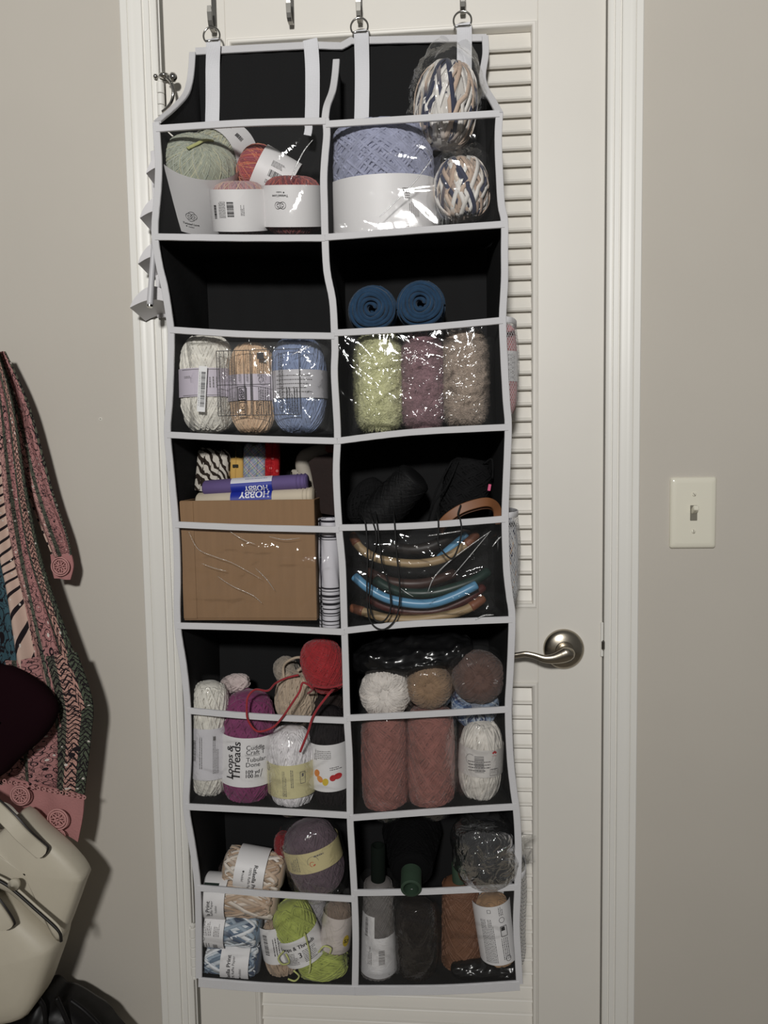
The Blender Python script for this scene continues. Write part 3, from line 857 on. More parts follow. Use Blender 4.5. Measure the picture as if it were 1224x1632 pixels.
def base_skein(px, py, w, h, Y, label, ang=0, tip=0, flat=1.0, n=3.0, m=None, turns=60, rad=0.0016, seed=1, name='yarn_skein', colf=None, adv=(0.5, 1.3), lat=0.97, groups=6, cat='yarn', group=None, spin=0, body=None, prof=None, sflat=0.8, nside=5, loose=0.01, jit=0.10):
    """a wound skein w x h photo pixels at (px,py); returns thing, radius, half length, profile"""
    mp = MPP(px, py, Y); a = w*mp/2; b = h*mp/2
    t = thing(name, label, cat, frame(px, py, Y, ang, tip, spin, flat), group)
    pf = prof or superp(n)
    mb = MB()
    c0 = None
    if colf is not None:
        c0 = np.asarray(colf(np.array([0.31]), 0, 0)[0])*0.85
    lathe_prof(mb, a-rad*1.2, b-rad*1.2, pf, 1.0, col=c0)
    if colf is not None: mb.c[0] = np.tile(c0, (len(mb.v[0]), 1))
    wind(mb, a-rad*1.3, b-rad*1.5, pf, turns, rad, seed, lat=lat, adv=adv, groups=groups, colf=colf, flat=sflat, n=nside, loose=loose, jit=jit)
    mb.build('yarn', (vcol_mat() if colf is not None else m), t, vcol=colf is not None)
    return t, a, b, pf

def pillow(parent, x0, y0, x1, y1, Yf, Yb, m=None, seed=0, creases=14, amp=0.003, name='film', NU=70, NV=50, ang=None, back=True, sharp=7, frill=0.0):
    """flat-ish plastic bag spanning photo pixels x0..x1, y0..y1, front at Yf and back at Yb, creased"""
    U = np.linspace(-1, 1, NU)[None, :]; V = np.linspace(-1, 1, NV)[:, None]
    r = np.random.default_rng(seed)
    w = np.zeros((NV, NU))
    for _ in range(creases):
        an = r.uniform(0, PI) if ang is None else r.normal(ang, 0.45); cu, cv = r.uniform(-1, 1, 2); L = r.uniform(0.15, 0.7)
        du, dv = U-cu, (V-cv)*0.65
        s_ = du*math.cos(an)+dv*math.sin(an); d_ = -du*math.sin(an)+dv*math.cos(an)
        w += r.uniform(0.4, 1.0)*amp*np.exp(-(s_/L)**2)*np.maximum(0, 1-np.abs(d_)/r.uniform(0.04, 0.11))*r.choice([-1, 1, 1])
    e = np.maximum(np.abs(U)**sharp, np.abs(V)**sharp)
    ym = (Yf+Yb)/2
    b = MB()
    for Y, sg in ((Yf, 1), (Yb, -1)):
        if sg < 0 and not back: continue
        y = ym+(Y-ym)*(1-e**2)-(np.clip(w, -0.0012, 0.0045)*(1-e) if sg > 0 else 0)
        c = P((x0+x1)/2, (y0+y1)/2, Yf)
        hx = (P(x1, (y0+y1)/2, Yf)[0]-P(x0, (y0+y1)/2, Yf)[0])/2; hz = (P((x0+x1)/2, y0, Yf)[2]-P((x0+x1)/2, y1, Yf)[2])/2
        fx = 1+frill*np.sin(V*23+seed)*np.abs(U)**6; fz = 1+frill*np.sin(U*19+seed)*np.abs(V)**6
        g = np.stack([c[0]+hx*U*fx+0*V, y, c[2]-hz*V*fz+0*U], -1)
        b.grid(g)
    if parent is not None:
        b.xf(parent.matrix_world.inverted())
    return b.build(name, m or M_film, parent)
def Yc(px, py, w, flat=1.0, front=-0.151):
    """centre depth of a round thing w photo pixels wide whose front touches the plane front"""
    k = MPP(px, py, front+0.03); return front+w*k/2*flat
# ================================================================== tier 1, hinge side: five balls with white bands
SAGE = [(158,164,144),(168,172,150),(150,158,142),(180,178,148),(164,168,154)]
def swirl_logo(p, u, v, r, rot=0):
    sg = -1 if rot == 180 else 1
    p.ring(u-0.45*r, v, r*0.62, 0.0005).ring(u+0.45*r, v, r*0.62, 0.0005).ring(u, v+0.25*r*sg, r*0.75, 0.0005, 30, 150).ring(u, v-0.25*r*sg, r*0.75, 0.0005, 210, 330)
    p.ring(u-0.45*r, v, r*0.25, 0.0005, 40, 320).ring(u+0.45*r, v, r*0.25, 0.0005, 220, 500)
def love_print(p, u, v, k, rot=0):
    sg = -1 if rot == 180 else 1
    swirl_logo(p, u, v, 0.0085*k, rot)
    p.text('Twisted Love', u, v-sg*0.0135*k, width=0.026*k, rot=rot, bold=0.0002).text('hobbii', u+sg*0.001, v-sg*0.0185*k, width=0.0085*k, rot=rot).disc(u-sg*0.0065*k, v-sg*0.0182*k, 0.0011*k)

t, a, b, pf = base_skein(316, 286, 122, 122, -0.086, 'sage green yarn ball with a wide white band, front of the two green ones', ang=25, tip=44, n=2.8, colf=palette(SAGE, 3, 26), turns=135, rad=0.0008, seed=3, adv=(0.35, 0.6), lat=0.9995, jit=0.02, name='yarn_ball')
lb = band(t, a+0.0012, -b*0.92, b*0.60, flare=0.0008)
pr = Print(); love_print(pr, 0.022, -0.026, 0.95)
pr.build(cyl_map(a+0.0014, 0.0), M_ink, lb)
MB().tube(smooth_path([(-0.004, -0.03, b*0.99), (0.001, -0.012, b*1.02), (0.004, 0.004, b*1.03), (0.012, 0.018, b*0.98)]), [0.003]*24+[0.002], 8, flat=0.5).build('yarn_tail', yarn('tail_yellow', lin(176, 178, 104)), t)

t, a, b, pf = base_skein(352, 252, 88, 84, -0.052, 'sage green yarn ball half hidden behind the front green one', ang=-138, tip=52, n=2.8, colf=palette(SAGE, 9, 22), turns=105, rad=0.0008, seed=5, adv=(0.35, 0.6), lat=0.9995, jit=0.02, name='yarn_ball')
lb = band(t, a+0.0015, -b*0.9, b*0.45)
for p_, n_ in ((Print().bars(-0.012, -0.008, 0.012, 0.010, 195, 5), 'barcode'), (Print().lines(0.016, -0.008, 0.02, 0.012, 5, 180), 'print')): p_.build(cyl_map(a+0.0017), M_ink, lb, n_)

ROSE = [(176,64,62),(196,92,66),(150,58,70),(204,130,82),(160,74,84)]
t, a, b, pf = base_skein(424, 278, 78, 92, -0.075, 'orange and red yarn ball lying tilted with a barcode band', ang=-62, tip=14, n=2.8, colf=palette(ROSE, 2, 24), turns=99, rad=0.0008, seed=8, adv=(0.4, 0.7), lat=0.9995, jit=0.02, name='yarn_ball')
lb = band(t, a+0.0012, -b*0.95, b*0.32)
Print().bars(-0.003, -0.016, 0.019, 0.010, -88, 3).lines(0.012, -0.015, 0.02, 0.010, 6, -88).lines(-0.016, -0.012, 0.012, 0.006, 3, -88, 5).build(cyl_map(a+0.0014), M_ink, lb)

MAUVE = [(178,140,142),(196,164,142),(150,118,132),(170,150,150),(186,128,128)]
t, a, b, pf = base_skein(383, 334, 88, 84, -0.116, 'pale mauve and tan yarn ball with a barcode on its white band', ang=2, tip=19, n=3.4, colf=palette(MAUVE, 5, 24), turns=99, rad=0.0008, seed=9, adv=(0.3, 0.5), lat=0.9995, jit=0.02, name='yarn_ball')
lb = band(t, a+0.0012, -b*0.72, b*0.70)
Print().bars(-0.0035, 0.002, 0.021, 0.010, 90, 7).lines(-0.017, 0.001, 0.022, 0.012, 6, 90).lines(0.014, 0.0, 0.014, 0.006, 3, 90, 8).bars(-0.031, -0.002, 0.018, 0.006, 90, 4).build(cyl_map(a+0.0014), M_ink, lb)

t, a, b, pf = base_skein(467, 329, 94, 90, -0.1085, 'dark red yarn ball with lettering upside down on its white band', ang=2, tip=17, n=3.4, colf=palette([(150,62,62),(124,50,60),(170,80,66),(110,56,62)], 6, 24), turns=105, rad=0.0008, seed=10, adv=(0.3, 0.5), lat=0.9995, jit=0.02, name='yarn_ball')
lb = band(t, a+0.0012, -b*0.66, b*0.66)
pr = Print(); love_print(pr, -0.010, 0.001, 0.95, 180); pr.build(cyl_map(a+0.0014), M_ink, lb)

# tier 1, latch side: big blue skein and two raffia bundles
def bigp(s): return (1-np.minimum(np.abs(s), 1)**5)**0.2*(1.0+0.02*np.sin(s*6))
t, a, b, pf = base_skein(609, 291, 164, 176, -0.084, 'large periwinkle blue skein with a broad white label', ang=-1, tip=8, flat=0.86, prof=bigp, m=yarn('periwinkle', lin(150, 154, 180)), turns=120, rad=0.0024, seed=12, adv=(0.7, 1.5), lat=0.97, groups=9, sflat=0.7)
lb = band(t, a+0.003, -b*0.98, -b*0.02)
Print().lines(0.040, -0.028, 0.012, 0.016, 5, 0, 4).lines(0.052, -0.05, 0.02, 0.018, 6, 90, 6).lines(0.041, -0.072, 0.008, 0.006, 2).build(cyl_map(a+0.0034, 0), M_greyink, lb)
RAF = [(198,172,150),(220,215,208),(44,50,76),(190,162,140),(208,190,170),(224,220,214),(56,60,86)]
def raffia(px, py, w, h, Y, label, seed, ang=0, tuft=()):
    t, a, b, pf = base_skein(px, py, w, h, Y, label, ang=ang, n=2.3, colf=palette(RAF, seed, 90, 0.05), turns=54, rad=0.0042, seed=seed, adv=(0.24, 0.5), lat=0.96, groups=6, sflat=0.22, nside=4, name='raffia_bundle', loose=0.035, group='beige and navy raffia bundles')
    wrap_bag(t, a, b, pf, seed=seed, amp=0.006, k=1.05, tufts=tuft)
    return t
raffia(711, 170, 106, 142, -0.102, 'beige white and navy raffia bundle in plastic sticking out above the pocket', 21, 6, ((1, 0.016),))
raffia(736, 304, 92, 112, -0.106, 'beige white and navy raffia bundle in plastic at the bottom of the top right pocket', 23, -3)
# ================================================================== tier 2, hinge side: bag with three skeins
def tier2_skein(px, py, w, h, col, nm, label, seed, lab=(-0.27, 0.27), lcol=None):
    t, a, b, pf = base_skein(px, py, w, h, Yc(px, py, w, 0.9), label, n=2.7, m=yarn(nm, col), turns=80, rad=0.0017, seed=seed, adv=(0.25, 0.7), lat=0.96, flat=0.9)
    lb = band(t, a+0.0018, b*lab[0], b*lab[1], m=lcol or plain('lilac_label', lin(196, 188, 200), rough=0.5))
    return t, a, b, lb
t, a, b, lb = tier2_skein(332, 613, 92, 158, lin(226, 222, 210), 'ivory', 'ivory white skein in the clear bag beside the peach skein', 31)
Print().rect(0, 0.019, 0.06, 0.0006).rect(0, -0.019, 0.06, 0.0006).lines(-0.02, 0.008, 0.012, 0.004, 2).lines(0.018, 0.0, 0.016, 0.02, 4, 90).build(cyl_map(a+0.0020), M_greyink, lb)
t, a, b, lb = tier2_skein(403, 620, 76, 148, lin(222, 184, 142), 'peach', 'pale peach skein between the ivory and blue skeins', 32)
t, a, b, lb = tier2_skein(476, 615, 90, 158, lin(128, 146, 184), 'cornflower', 'cornflower blue skein at the right of the clear bag', 33, lcol=plain('grey_label', lin(190, 188, 192), rough=0.5))
Print().lines(0, 0.0, 0.056, 0.03, 5, 0, 3, 0.0012).build(cyl_map(a+0.0020), M_greyink, lb)
M_bagclear = film('package_film', haze=0.045, bump=0.4, bscale=22, rough=0.05, gloss=1.0, cap=0.5)
t = thing('plastic_bag', 'clear printed plastic bag around the ivory, peach and blue skeins', 'plastic bag', Matrix.Translation(Vector(P(400, 690, -0.1))))
fl = pillow(t, 285, 535, 524, 693, -0.1545, -0.07, M_bagclear, seed=4, creases=22, amp=0.004, name='film')
AX, AY, KP = 348, 663, MPP(400, 613, -0.1575)
A0 = P(AX, AY, -0.1582)
def bagmap(par, anchor):
    inv = np.array(par.matrix_world.inverted())
    def fn(u, v):
        q = np.stack([anchor[0]+u, np.full(len(u), anchor[1]), anchor[2]+v], 1)
        return q@inv[:3, :3].T+inv[:3, 3]
    return fn
X = lambda px: (px-AX)*KP
Z = lambda py: (AY-py)*KP
pr = Print()
for x0, x1 in ((348, 401), (403, 433), (437, 479)):
    pr.frame(X((x0+x1)/2), Z(612.5), (x1-x0)*KP, 101*KP, 0.0011)
for x in (353, 360, 367, 372, 377, 391): pr.rect(X(x), Z(612.5), 0.0009, 101*KP)
pr.rect(X(390), Z(615), 85*KP, 0.0010)
for k, x in enumerate((350.5, 356, 363, 369.5, 374.5, 384, 396)): pr.lines(X(x), Z(588), 44*KP, 4*KP, 2, 90, 30+k)
for k, x in enumerate((350.5, 356, 363, 369.5, 374.5)): pr.lines(X(x), Z(640), 40*KP, 4*KP, 2, 90, 50+k)
pr.frame(X(386.5), Z(628.5), 13*KP, 21*KP, 0.0013).frame(X(386.5), Z(650.5), 13*KP, 22*KP, 0.0013)
pr.text('REP', X(386), Z(628.5), width=15*KP, rot=90, bold=0.0004).text('EC', X(387), Z(650.5), width=9*KP, rot=90, bold=0.0004)
pr.text('Warning!', X(409.5), Z(651), width=22*KP, rot=90, bold=0.0003)
pr.lines(X(421), Z(640), 42*KP, 18*KP, 5, 90, 61).rect(X(418), Z(571), 11*KP, 10*KP).lines(X(418), Z(590), 26*KP, 12*KP, 4, 90, 62)
pr.ring(X(418), Z(608), 0.004, 0.0007).lines(X(449), Z(612), 90*KP, 8*KP, 2, 90, 63).lines(X(466), Z(640), 40*KP, 20*KP, 5, 90, 64)
pr.build(bagmap(t, A0), M_ink, fl)
SC = P(322, 620, -0.1588); rotm = Matrix.Translation(Vector(SC)) @ Matrix.Rotation(math.radians(5), 4, 'Y')
st = MB().box((-0.0062, -0.0002, -0.0335), (0.0062, 0.0002, 0.0335)).xf(t.matrix_world.inverted() @ rotm).build('sticker', plain('sticker_paper', lin(226, 226, 226), rough=0.4), t, smooth=False)
b = MB(); p_ = Print().bars(0.0012, 0, 0.052, 0.0065, 90, 9).lines(-0.0042, 0, 0.05, 0.0015, 1, 90, 3)
for w_, f_ in p_.items: b.add(np.stack([w_[:, 0], np.full(len(w_), -0.0004), w_[:, 1]], 1), f_)
b.xf(t.matrix_world.inverted() @ rotm).build('barcode', M_ink, st, smooth=False)

# tier 2, latch side: two navy rolls and the bag with three fluffy skeins
def roll(px, py, d, Y, label, seed):
    """yarn roll seen on its end: coils of strand round a hollow"""
    mp = MPP(px, py, Y); R_ = d*mp/2; L = 0.085
    t = thing('yarn_roll', label, 'yarn', frame(px, py, Y), 'navy blue yarn rolls')
    mb = MB(); r = np.random.default_rng(seed)
    prof = [(0.004, 0.02), (0.006, 0.0035), (R_*0.45, -0.001), (R_*0.8, 0.001), (R_*0.95, 0.008), (R_, 0.02), (R_, L-0.015), (R_*0.9, L)]
    mb.lathe(prof, 40); mb.xf(Matrix.Rotation(math.radians(-90), 4, 'X'))
    u = np.linspace(0, 1, 240); th = u*5.2*2*PI; rr = 0.005+(R_-0.006)*u**0.85; rr = rr*(1+0.035*np.sin(th*1.7+seed)+0.03*np.sin(th*3.1))
    yy = np.interp(rr, [0, 0.006, R_*0.45, R_*0.8, R_*0.95, R_], [0.006, 0.002, -0.003, -0.001, 0.006, 0.016])
    mb.tube(np.stack([rr*np.cos(th), yy, rr*np.sin(th)], 1), 0.0034+0.0006*np.sin(th*2.3), 7, flat=0.8)
    th = np.linspace(0, 9*2*PI, 260); y2 = np.linspace(0.018, L, 260)
    mb.tube(np.stack([R_*np.cos(th), y2, R_*np.sin(th)], 1), 0.0032, 6)
    mb.build('yarn', yarn('navy', lin(26, 60, 90), fuzz=0.5), t)
    return t
roll(592, 491, 74, -0.146, 'navy blue yarn roll on its side, the left of the two', 3)
roll(670, 483, 74, -0.146, 'navy blue yarn roll on its side, the right of the two', 8)
def fluffy(px, py, w, h, col, nm, label, seed):
    mp = MPP(px, py, -0.11); a, b = w*mp/2, h*mp/2; pf = superp(4.0)
    t = thing('yarn_skein', label, 'yarn', frame(px, py, Yc(px, py, w, 0.95), flat=0.95))
    s = np.sin(np.linspace(-PI/2, PI/2, 90)); A = np.arange(96)*2*PI/96
    p = np.stack([(a*pf(s))[:, None]*np.cos(A), (a*pf(s))[:, None]*np.sin(A), np.repeat((b*s)[:, None], 96, 1)], -1)
    q = p.reshape(-1, 3); d = q/(np.linalg.norm(q, axis=1)[:, None]+1e-9)
    n = vnoise(q*np.array([1, 1, 3.0]), seed, 26, 3)+0.6*vnoise(q, seed+3, 110, 2)
    p = (q+d*(0.0024*n)[:, None]).reshape(p.shape)
    mb = MB().grid(p, closed_v=True)
    r = np.random.default_rng(seed); N = 9000        # short fibres standing off the surface
    th = r.random(N)*2*PI; s1 = np.sin(r.uniform(-1.35, 1.35, N)); base = np.stack([a*pf(s1)*np.cos(th), a*pf(s1)*np.sin(th), b*s1], 1)
    nr = np.stack([np.cos(th), np.sin(th), 0.4*s1], 1); tg = r.normal(size=(N, 3)); tg -= nr*np.sum(tg*nr, 1)[:, None]; tg /= np.linalg.norm(tg, axis=1)[:, None]
    sd = np.cross(nr, tg); L_ = r.uniform(0.004, 0.009, N)[:, None]
    tri = np.stack([base-sd*0.0004, base+sd*0.0004, base+tg*L_+nr*r.uniform(0.0008, 0.0035, N)[:, None]], 1).reshape(-1, 3)
    mb.add(tri, np.arange(3*N).reshape(-1, 3))
    mb.build('yarn', yarn(nm, col, fuzz=0.9, var=0.12, scale=420), t)
fluffy(604, 611, 78, 148, lin(206, 206, 150), 'pale_lime', 'fluffy pale yellow skein behind the crinkled clear plastic', 41)
fluffy(674, 611, 68, 148, lin(146, 108, 116), 'dusty_mauve', 'fluffy dusty mauve skein between the yellow and tan ones', 42)
fluffy(741, 604, 74, 146, lin(172, 152, 134), 'fluffy_tan', 'fluffy tan skein at the right of the crinkled clear bag', 43)
t = thing('plastic_bag', 'crinkled clear plastic bag around the three fluffy skeins', 'plastic bag', Matrix.Translation(Vector(P(670, 685, -0.1))))
pillow(t, 550, 532, 792, 688, -0.1535, -0.06, film('crinkle_film', haze=0.02, bump=0.8, bscale=24, rough=0.06, gloss=1.4, cap=0.6), seed=11, creases=44, amp=0.0048, name='film', ang=2.4)

# ================================================================== tier 3, hinge side: cardboard box, fabric, towel
M_card = plain('cardboard', lin(136, 106, 76), rough=0.8, bump=0.12, bscale=26, var=0.05, vscale=12, stretch=(9, 1, 1))
qb = P(396, 990, -0.1495); t = thing('cardboard_box', 'brown cardboard box filling the left middle pocket', 'box', Matrix.Translation(Vector(qb)))
x0, x1 = P(290, 900, -0.1495)[0]-qb[0], P(503, 900, -0.1495)[0]-qb[0]; z0, z1 = 0.004, P(400, 797, -0.1495)[2]-qb[2]; D_ = 0.118
MB().bbox((x0, 0, z0), (x1, 0.003, z1), 0.001).build('front_panel', M_card, t, smooth=False)
MB().bbox((x0, D_-0.003, z0), (x1, D_, z1), 0.001).build('back_wall', M_card, t, smooth=False)
MB().bbox((x0, 0.003, z0), (x0+0.003, D_-0.003, z1), 0.001).build('side_wall', M_card, t, smooth=False)
MB().bbox((x1-0.003, 0.003, z0), (x1, D_-0.003, z1), 0.001).build('side_wall', M_card, t, smooth=False)
MB().bbox((x0, 0, z0-0.003), (x1, D_, z0), 0.001).build('bottom', M_card, t, smooth=False)
MB().bbox((x0, -0.0012, z0), (x0+0.021, 0.0, z1-0.001), 0.0005).build('glue_flap', M_card, t, smooth=False)

def fabric_mat(name, build):
    m, nt, b, out = new_mat(name); b.inputs['Roughness'].default_value = 0.9; b.inputs['Specular IOR Level'].default_value = 0.2
    build(nt, b); MATS[name] = m; return m
def ramp(nt, stops, const=True):
    c = nd(nt, 'ShaderNodeValToRGB'); c.color_ramp.interpolation = 'CONSTANT' if const else 'LINEAR'
    e = c.color_ramp.elements
    while len(e) > 1: e.remove(e[-1])
    e[0].position = stops[0][0]; e[0].color = stops[0][1]+(1,)
    for p_, c_ in stops[1:]:
        k = e.new(p_); k.color = c_+(1,)
    return c
def zebra(nt, b):
    tc = nd(nt, 'ShaderNodeTexCoord'); w = nd(nt, 'ShaderNodeTexWave', wave_type='BANDS', bands_direction='DIAGONAL'); w.inputs['Scale'].default_value = 38; w.inputs['Distortion'].default_value = 7; w.inputs['Detail Scale'].default_value = 1.2
    nt.links.new(tc.outputs['Object'], w.inputs[0]); c = ramp(nt, [(0, lin(44, 36, 30)), (0.42, lin(196, 190, 180))]); nt.links.new(w.outputs['Fac'], c.inputs[0]); nt.links.new(c.outputs[0], b.inputs['Base Color'])
def plaid(nt, b):
    tc = nd(nt, 'ShaderNodeTexCoord'); mp = nd(nt, 'ShaderNodeMapping'); mp.inputs['Rotation'].default_value = (0, 0.75, 0); nt.links.new(tc.outputs['Object'], mp.inputs[0])
    prev = None
    for d, sc, cA in (('X', 26, [(0, lin(110, 120, 150)), (0.35, lin(150, 170, 140)), (0.55, lin(110, 105, 140)), (0.72, lin(206, 200, 190)), (0.78, lin(170, 100, 120)), (0.86, lin(120, 124, 150))]),
                      ('Z', 26, [(0, lin(170, 175, 180)), (0.3, lin(130, 140, 170)), (0.5, lin(190, 180, 120)), (0.62, lin(140, 140, 165)), (0.8, lin(225, 220, 215)), (0.86, lin(130, 150, 150))])):
        w = nd(nt, 'ShaderNodeTexWave', wave_type='BANDS', bands_direction=d, wave_profile='SAW'); w.inputs['Scale'].default_value = sc; nt.links.new(mp.outputs[0], w.inputs[0])
        c = ramp(nt, cA); nt.links.new(w.outputs['Fac'], c.inputs[0])
        if prev is None: prev = c
        else:
            mx = nd(nt, 'ShaderNodeMix', data_type='RGBA'); mx.inputs[0].default_value = 0.5
            nt.links.new(prev.outputs[0], mx.inputs[6]); nt.links.new(c.outputs[0], mx.inputs[7]); nt.links.new(mx.outputs[2], b.inputs['Base Color'])
def redprint(nt, b):
    tc = nd(nt, 'ShaderNodeTexCoord'); v = nd(nt, 'ShaderNodeTexVoronoi'); v.inputs['Scale'].default_value = 95; nt.links.new(tc.outputs['Object'], v.inputs[0])
    c = ramp(nt, [(0, lin(196, 110, 110)), (0.22, lin(160, 24, 30)), (0.5, lin(178, 40, 44)), (0.56, lin(150, 20, 28))]); nt.links.new(v.outputs['Distance'], c.inputs[0]); nt.links.new(c.outputs[0], b.inputs['Base Color'])
def fabric_roll(px, py, w, h, Y, m, label, ang=0, folds=3, flat=0.7, seed=0):
    """folded bundle of cloth standing on end: several wrapped layers"""
    mp = MPP(px, py, Y); a, b = w*mp/2, h*mp/2
    t = thing('fabric_bundle', label, 'fabric', frame(px, py, Y, ang))
    r = np.random.default_rng(seed); A = np.linspace(0, 2*PI, 41)[:-1]
    body = np.stack([np.sign(np.cos(A))*np.abs(np.cos(A))**0.6*a, np.sign(np.sin(A))*np.abs(np.sin(A))**0.6*a*flat], 1)
    rows = []
    for s, k in ((-1, 0.96), (-0.8, 1), (0, 1.01), (0.75, 1), (0.93, 0.93), (1.0, 0.7), (0.96, 0.4), (0.94, 0.1)):
        rows.append([(x*k*(1+0.02*math.sin(j*1.3+s*4)), y*k, b*s+0.002*math.sin(j*0.9+seed)*(1 if s > 0.5 else 0)) for j, (x, y) in enumerate(body)])
    o = MB().grid(rows, closed_v=True).build('cloth', m, t)
    for k in range(folds):       # layered fold edges along the front
        xo = -a*0.7+2*a*0.7*(k+0.5)/folds
        MB().tube(smooth_path([(xo-0.002, -a*flat*1.0, -b*0.95), (xo, -a*flat*1.03, 0), (xo+0.0015, -a*flat*1.0, b*0.85), (xo+0.001, -a*flat*0.5, b*1.0)], 5), 0.0016, 6, flat=0.6).build('fold', m, t)
    return t
fabric_roll(341, 750, 52, 66, -0.075, fabric_mat('zebra_cloth', zebra), 'zebra striped fabric bundle at the left of the cloth row', 8, 3, seed=1)
yb = fabric_roll(378, 737, 22, 58, -0.072, plain('yellow_cloth', lin(196, 158, 86), rough=0.9, var=0.06, vscale=40), 'narrow yellow and dark green folded fabric beside the zebra bundle', 0, 1, seed=2)
mp = MPP(378, 737, -0.072)
MB().bbox((-11.3*mp, -9.5*mp, 6*mp), (11.3*mp, 9.5*mp, 29.4*mp), 0.003).build('dark_print', plain('dark_green_cloth', lin(42, 46, 40), rough=0.9, var=0.5, vscale=160), yb)
MB().bbox((-5*mp, -10*mp, -8*mp), (4*mp, -8.2*mp, -3*mp), 0.0006).build('printed_patch', plain('dark_patch', lin(40, 36, 26), rough=0.9), yb, smooth=False)
fabric_roll(407, 737, 36, 58, -0.075, fabric_mat('plaid_cloth', plaid), 'pastel plaid folded fabric between the yellow and red bundles', 3, 2, seed=3)
fabric_roll(434, 734, 24, 58, -0.075, fabric_mat('red_print_cloth', redprint), 'red printed folded fabric at the right of the cloth row', 2, 1, seed=4)
# purple bolt with blue and white label, cream bolt below
def bolt(px, py, w, h, Y, m, label, ang):
    mp = MPP(px, py, Y); L = w*mp/2; r = h*mp/2
    t = thing('fabric_bolt', label, 'fabric', frame(px, py, Y, ang))
    A = np.linspace(0, 2*PI, 29)[:-1]; rows = []
    for x, k in ((-L, 0.02), (-L, 0.8), (-L+0.003, 1), (-L*0.3, 1.03), (L*0.4, 1.0), (L-0.002, 0.98), (L, 0.8), (L, 0.02)):
        rows.append([(x, math.sin(q)*r*1.3*k, math.cos(q)*r*k) for q in A])
    MB().grid(rows, closed_v=True).build('cloth', m, t, angle=50)
    for k in range(3):
        MB().tube([(L-0.004-k*0.006, math.sin(q)*r*1.31, math.cos(q)*r*1.01) for q in np.linspace(-2.6, 0.3, 14)], 0.0009, 5).build('fold', m, t)
    return t, L, r
t, L, r_ = bolt(408, 773, 166, 25, -0.108, plain('purple_cloth', lin(96, 80, 128), rough=0.85, bump=0.1, bscale=300, var=0.05), 'rolled purple fabric with a blue and white paper band', -3)
tc_, Lc_, rc_ = bolt(408, 795, 186, 28, -0.110, plain('cream_cloth', lin(196, 184, 164), rough=0.9, bump=0.15, bscale=200, var=0.06), 'cream fabric roll lying under the purple roll in the box', -2)
mp = MPP(408, 773, -0.108)
def tmap(r, e):
    def fn(u, v):          # v measured round the roll from its upper front
        th = -v/r+0.9
        return np.stack([u, -np.sin(th)*(r*1.3+e), np.cos(th)*(r+e)], 1)
    return fn
def patch(u0, u1, v0, v1, r, e, m, name, par):
    U = np.linspace(u0, u1, 4); V = np.linspace(v0, v1, 10); f = tmap(r, e)
    return MB().grid([f(U, np.full(4, v)) for v in V]).build(name, m, par)
ub0, ub1 = -36*mp, 29*mp
lb1 = patch(ub0, ub1, -0.004, 0.0075, r_, 0.0012, plain('label_white', lin(214, 214, 222), rough=0.5), 'paper_band', t)
lb2 = patch(ub0, ub1, -0.020, -0.0038, r_, 0.0013, plain('label_blue', lin(28, 44, 148), rough=0.45), 'paper_band', t)
M_wink = plain('white_ink', lin(230, 230, 235), rough=0.5)
Print().text('HOBBY', 0.004, -0.0125, width=0.036, rot=180, bold=0.0007).build(tmap(r_, 0.0018), M_wink, lb2)
Print().lines(0.004, 0.002, 0.034, 0.002, 1, 180, 7).build(tmap(r_, 0.0016), plain('blue_ink', lin(60, 70, 130), rough=0.5), lb1)
lb3 = patch(ub0, ub1, -0.010, 0.008, rc_, 0.0012, MATS['label_blue'], 'paper_band', tc_)
Print().text('HOBBY', 0.002, -0.0022, width=0.046, rot=180, bold=0.0010).build(tmap(rc_, 0.0018), M_wink, lb3)
# pale tube and dark brown leather piece, striped towel
t = thing('cardboard_tube', 'bent pale grey tube behind the brown leather piece', 'tube', Matrix.Translation(Vector(P(490, 760, -0.06))))
q0 = P(490, 760, -0.06)
MB().tube(smooth_path([P(524, 716, -0.05)-q0, P(505, 720, -0.055)-q0, P(486, 728, -0.06)-q0, P(482, 742, -0.06)-q0, P(488, 762, -0.06)-q0, P(496, 790, -0.06)-q0], 6), 0.0115, 14).build('tube', plain('tube_grey', lin(168, 160, 148), rough=0.8), t)
MB().bbox(*(P(463, 764, -0.07)-q0, P(480, 748, -0.05)-q0+np.array([0, 0, 0])), 0.003).build('end_flap', plain('tube_grey', lin(168, 160, 148)), t)
q0 = P(518, 822, -0.085); t = thing('leather_piece', 'dark brown leather piece standing beside the cardboard box', 'leather', Matrix.Translation(Vector(q0)))
pts = [(492, 736), (505, 727), (522, 723), (536, 722), (537, 780), (536, 822), (512, 818), (502, 790), (497, 760)]
fr = [P(x, y, -0.098)-q0 for x, y in pts]; bk = [P(x, y, -0.098)-q0+np.array([0, 0.03, 0]) for x, y in pts]
n_ = len(pts); b = MB().add(fr+bk, [tuple(range(n_)), tuple(range(n_, 2*n_))[::-1]]+[(i, (i+1) % n_, n_+(i+1) % n_, n_+i) for i in range(n_)])
b.build('panel', plain('brown_leather', lin(36, 24, 21), spec=0.2, rough=0.7, bump=0.2, bscale=120, var=0.15), t, smooth=False)
MB().bbox(P(518, 722, -0.1)-q0, P(540, 706, -0.08)-q0, 0.004).build('top_flap', plain('rust_leather', lin(92, 48, 36), rough=0.6), t, smooth=False)
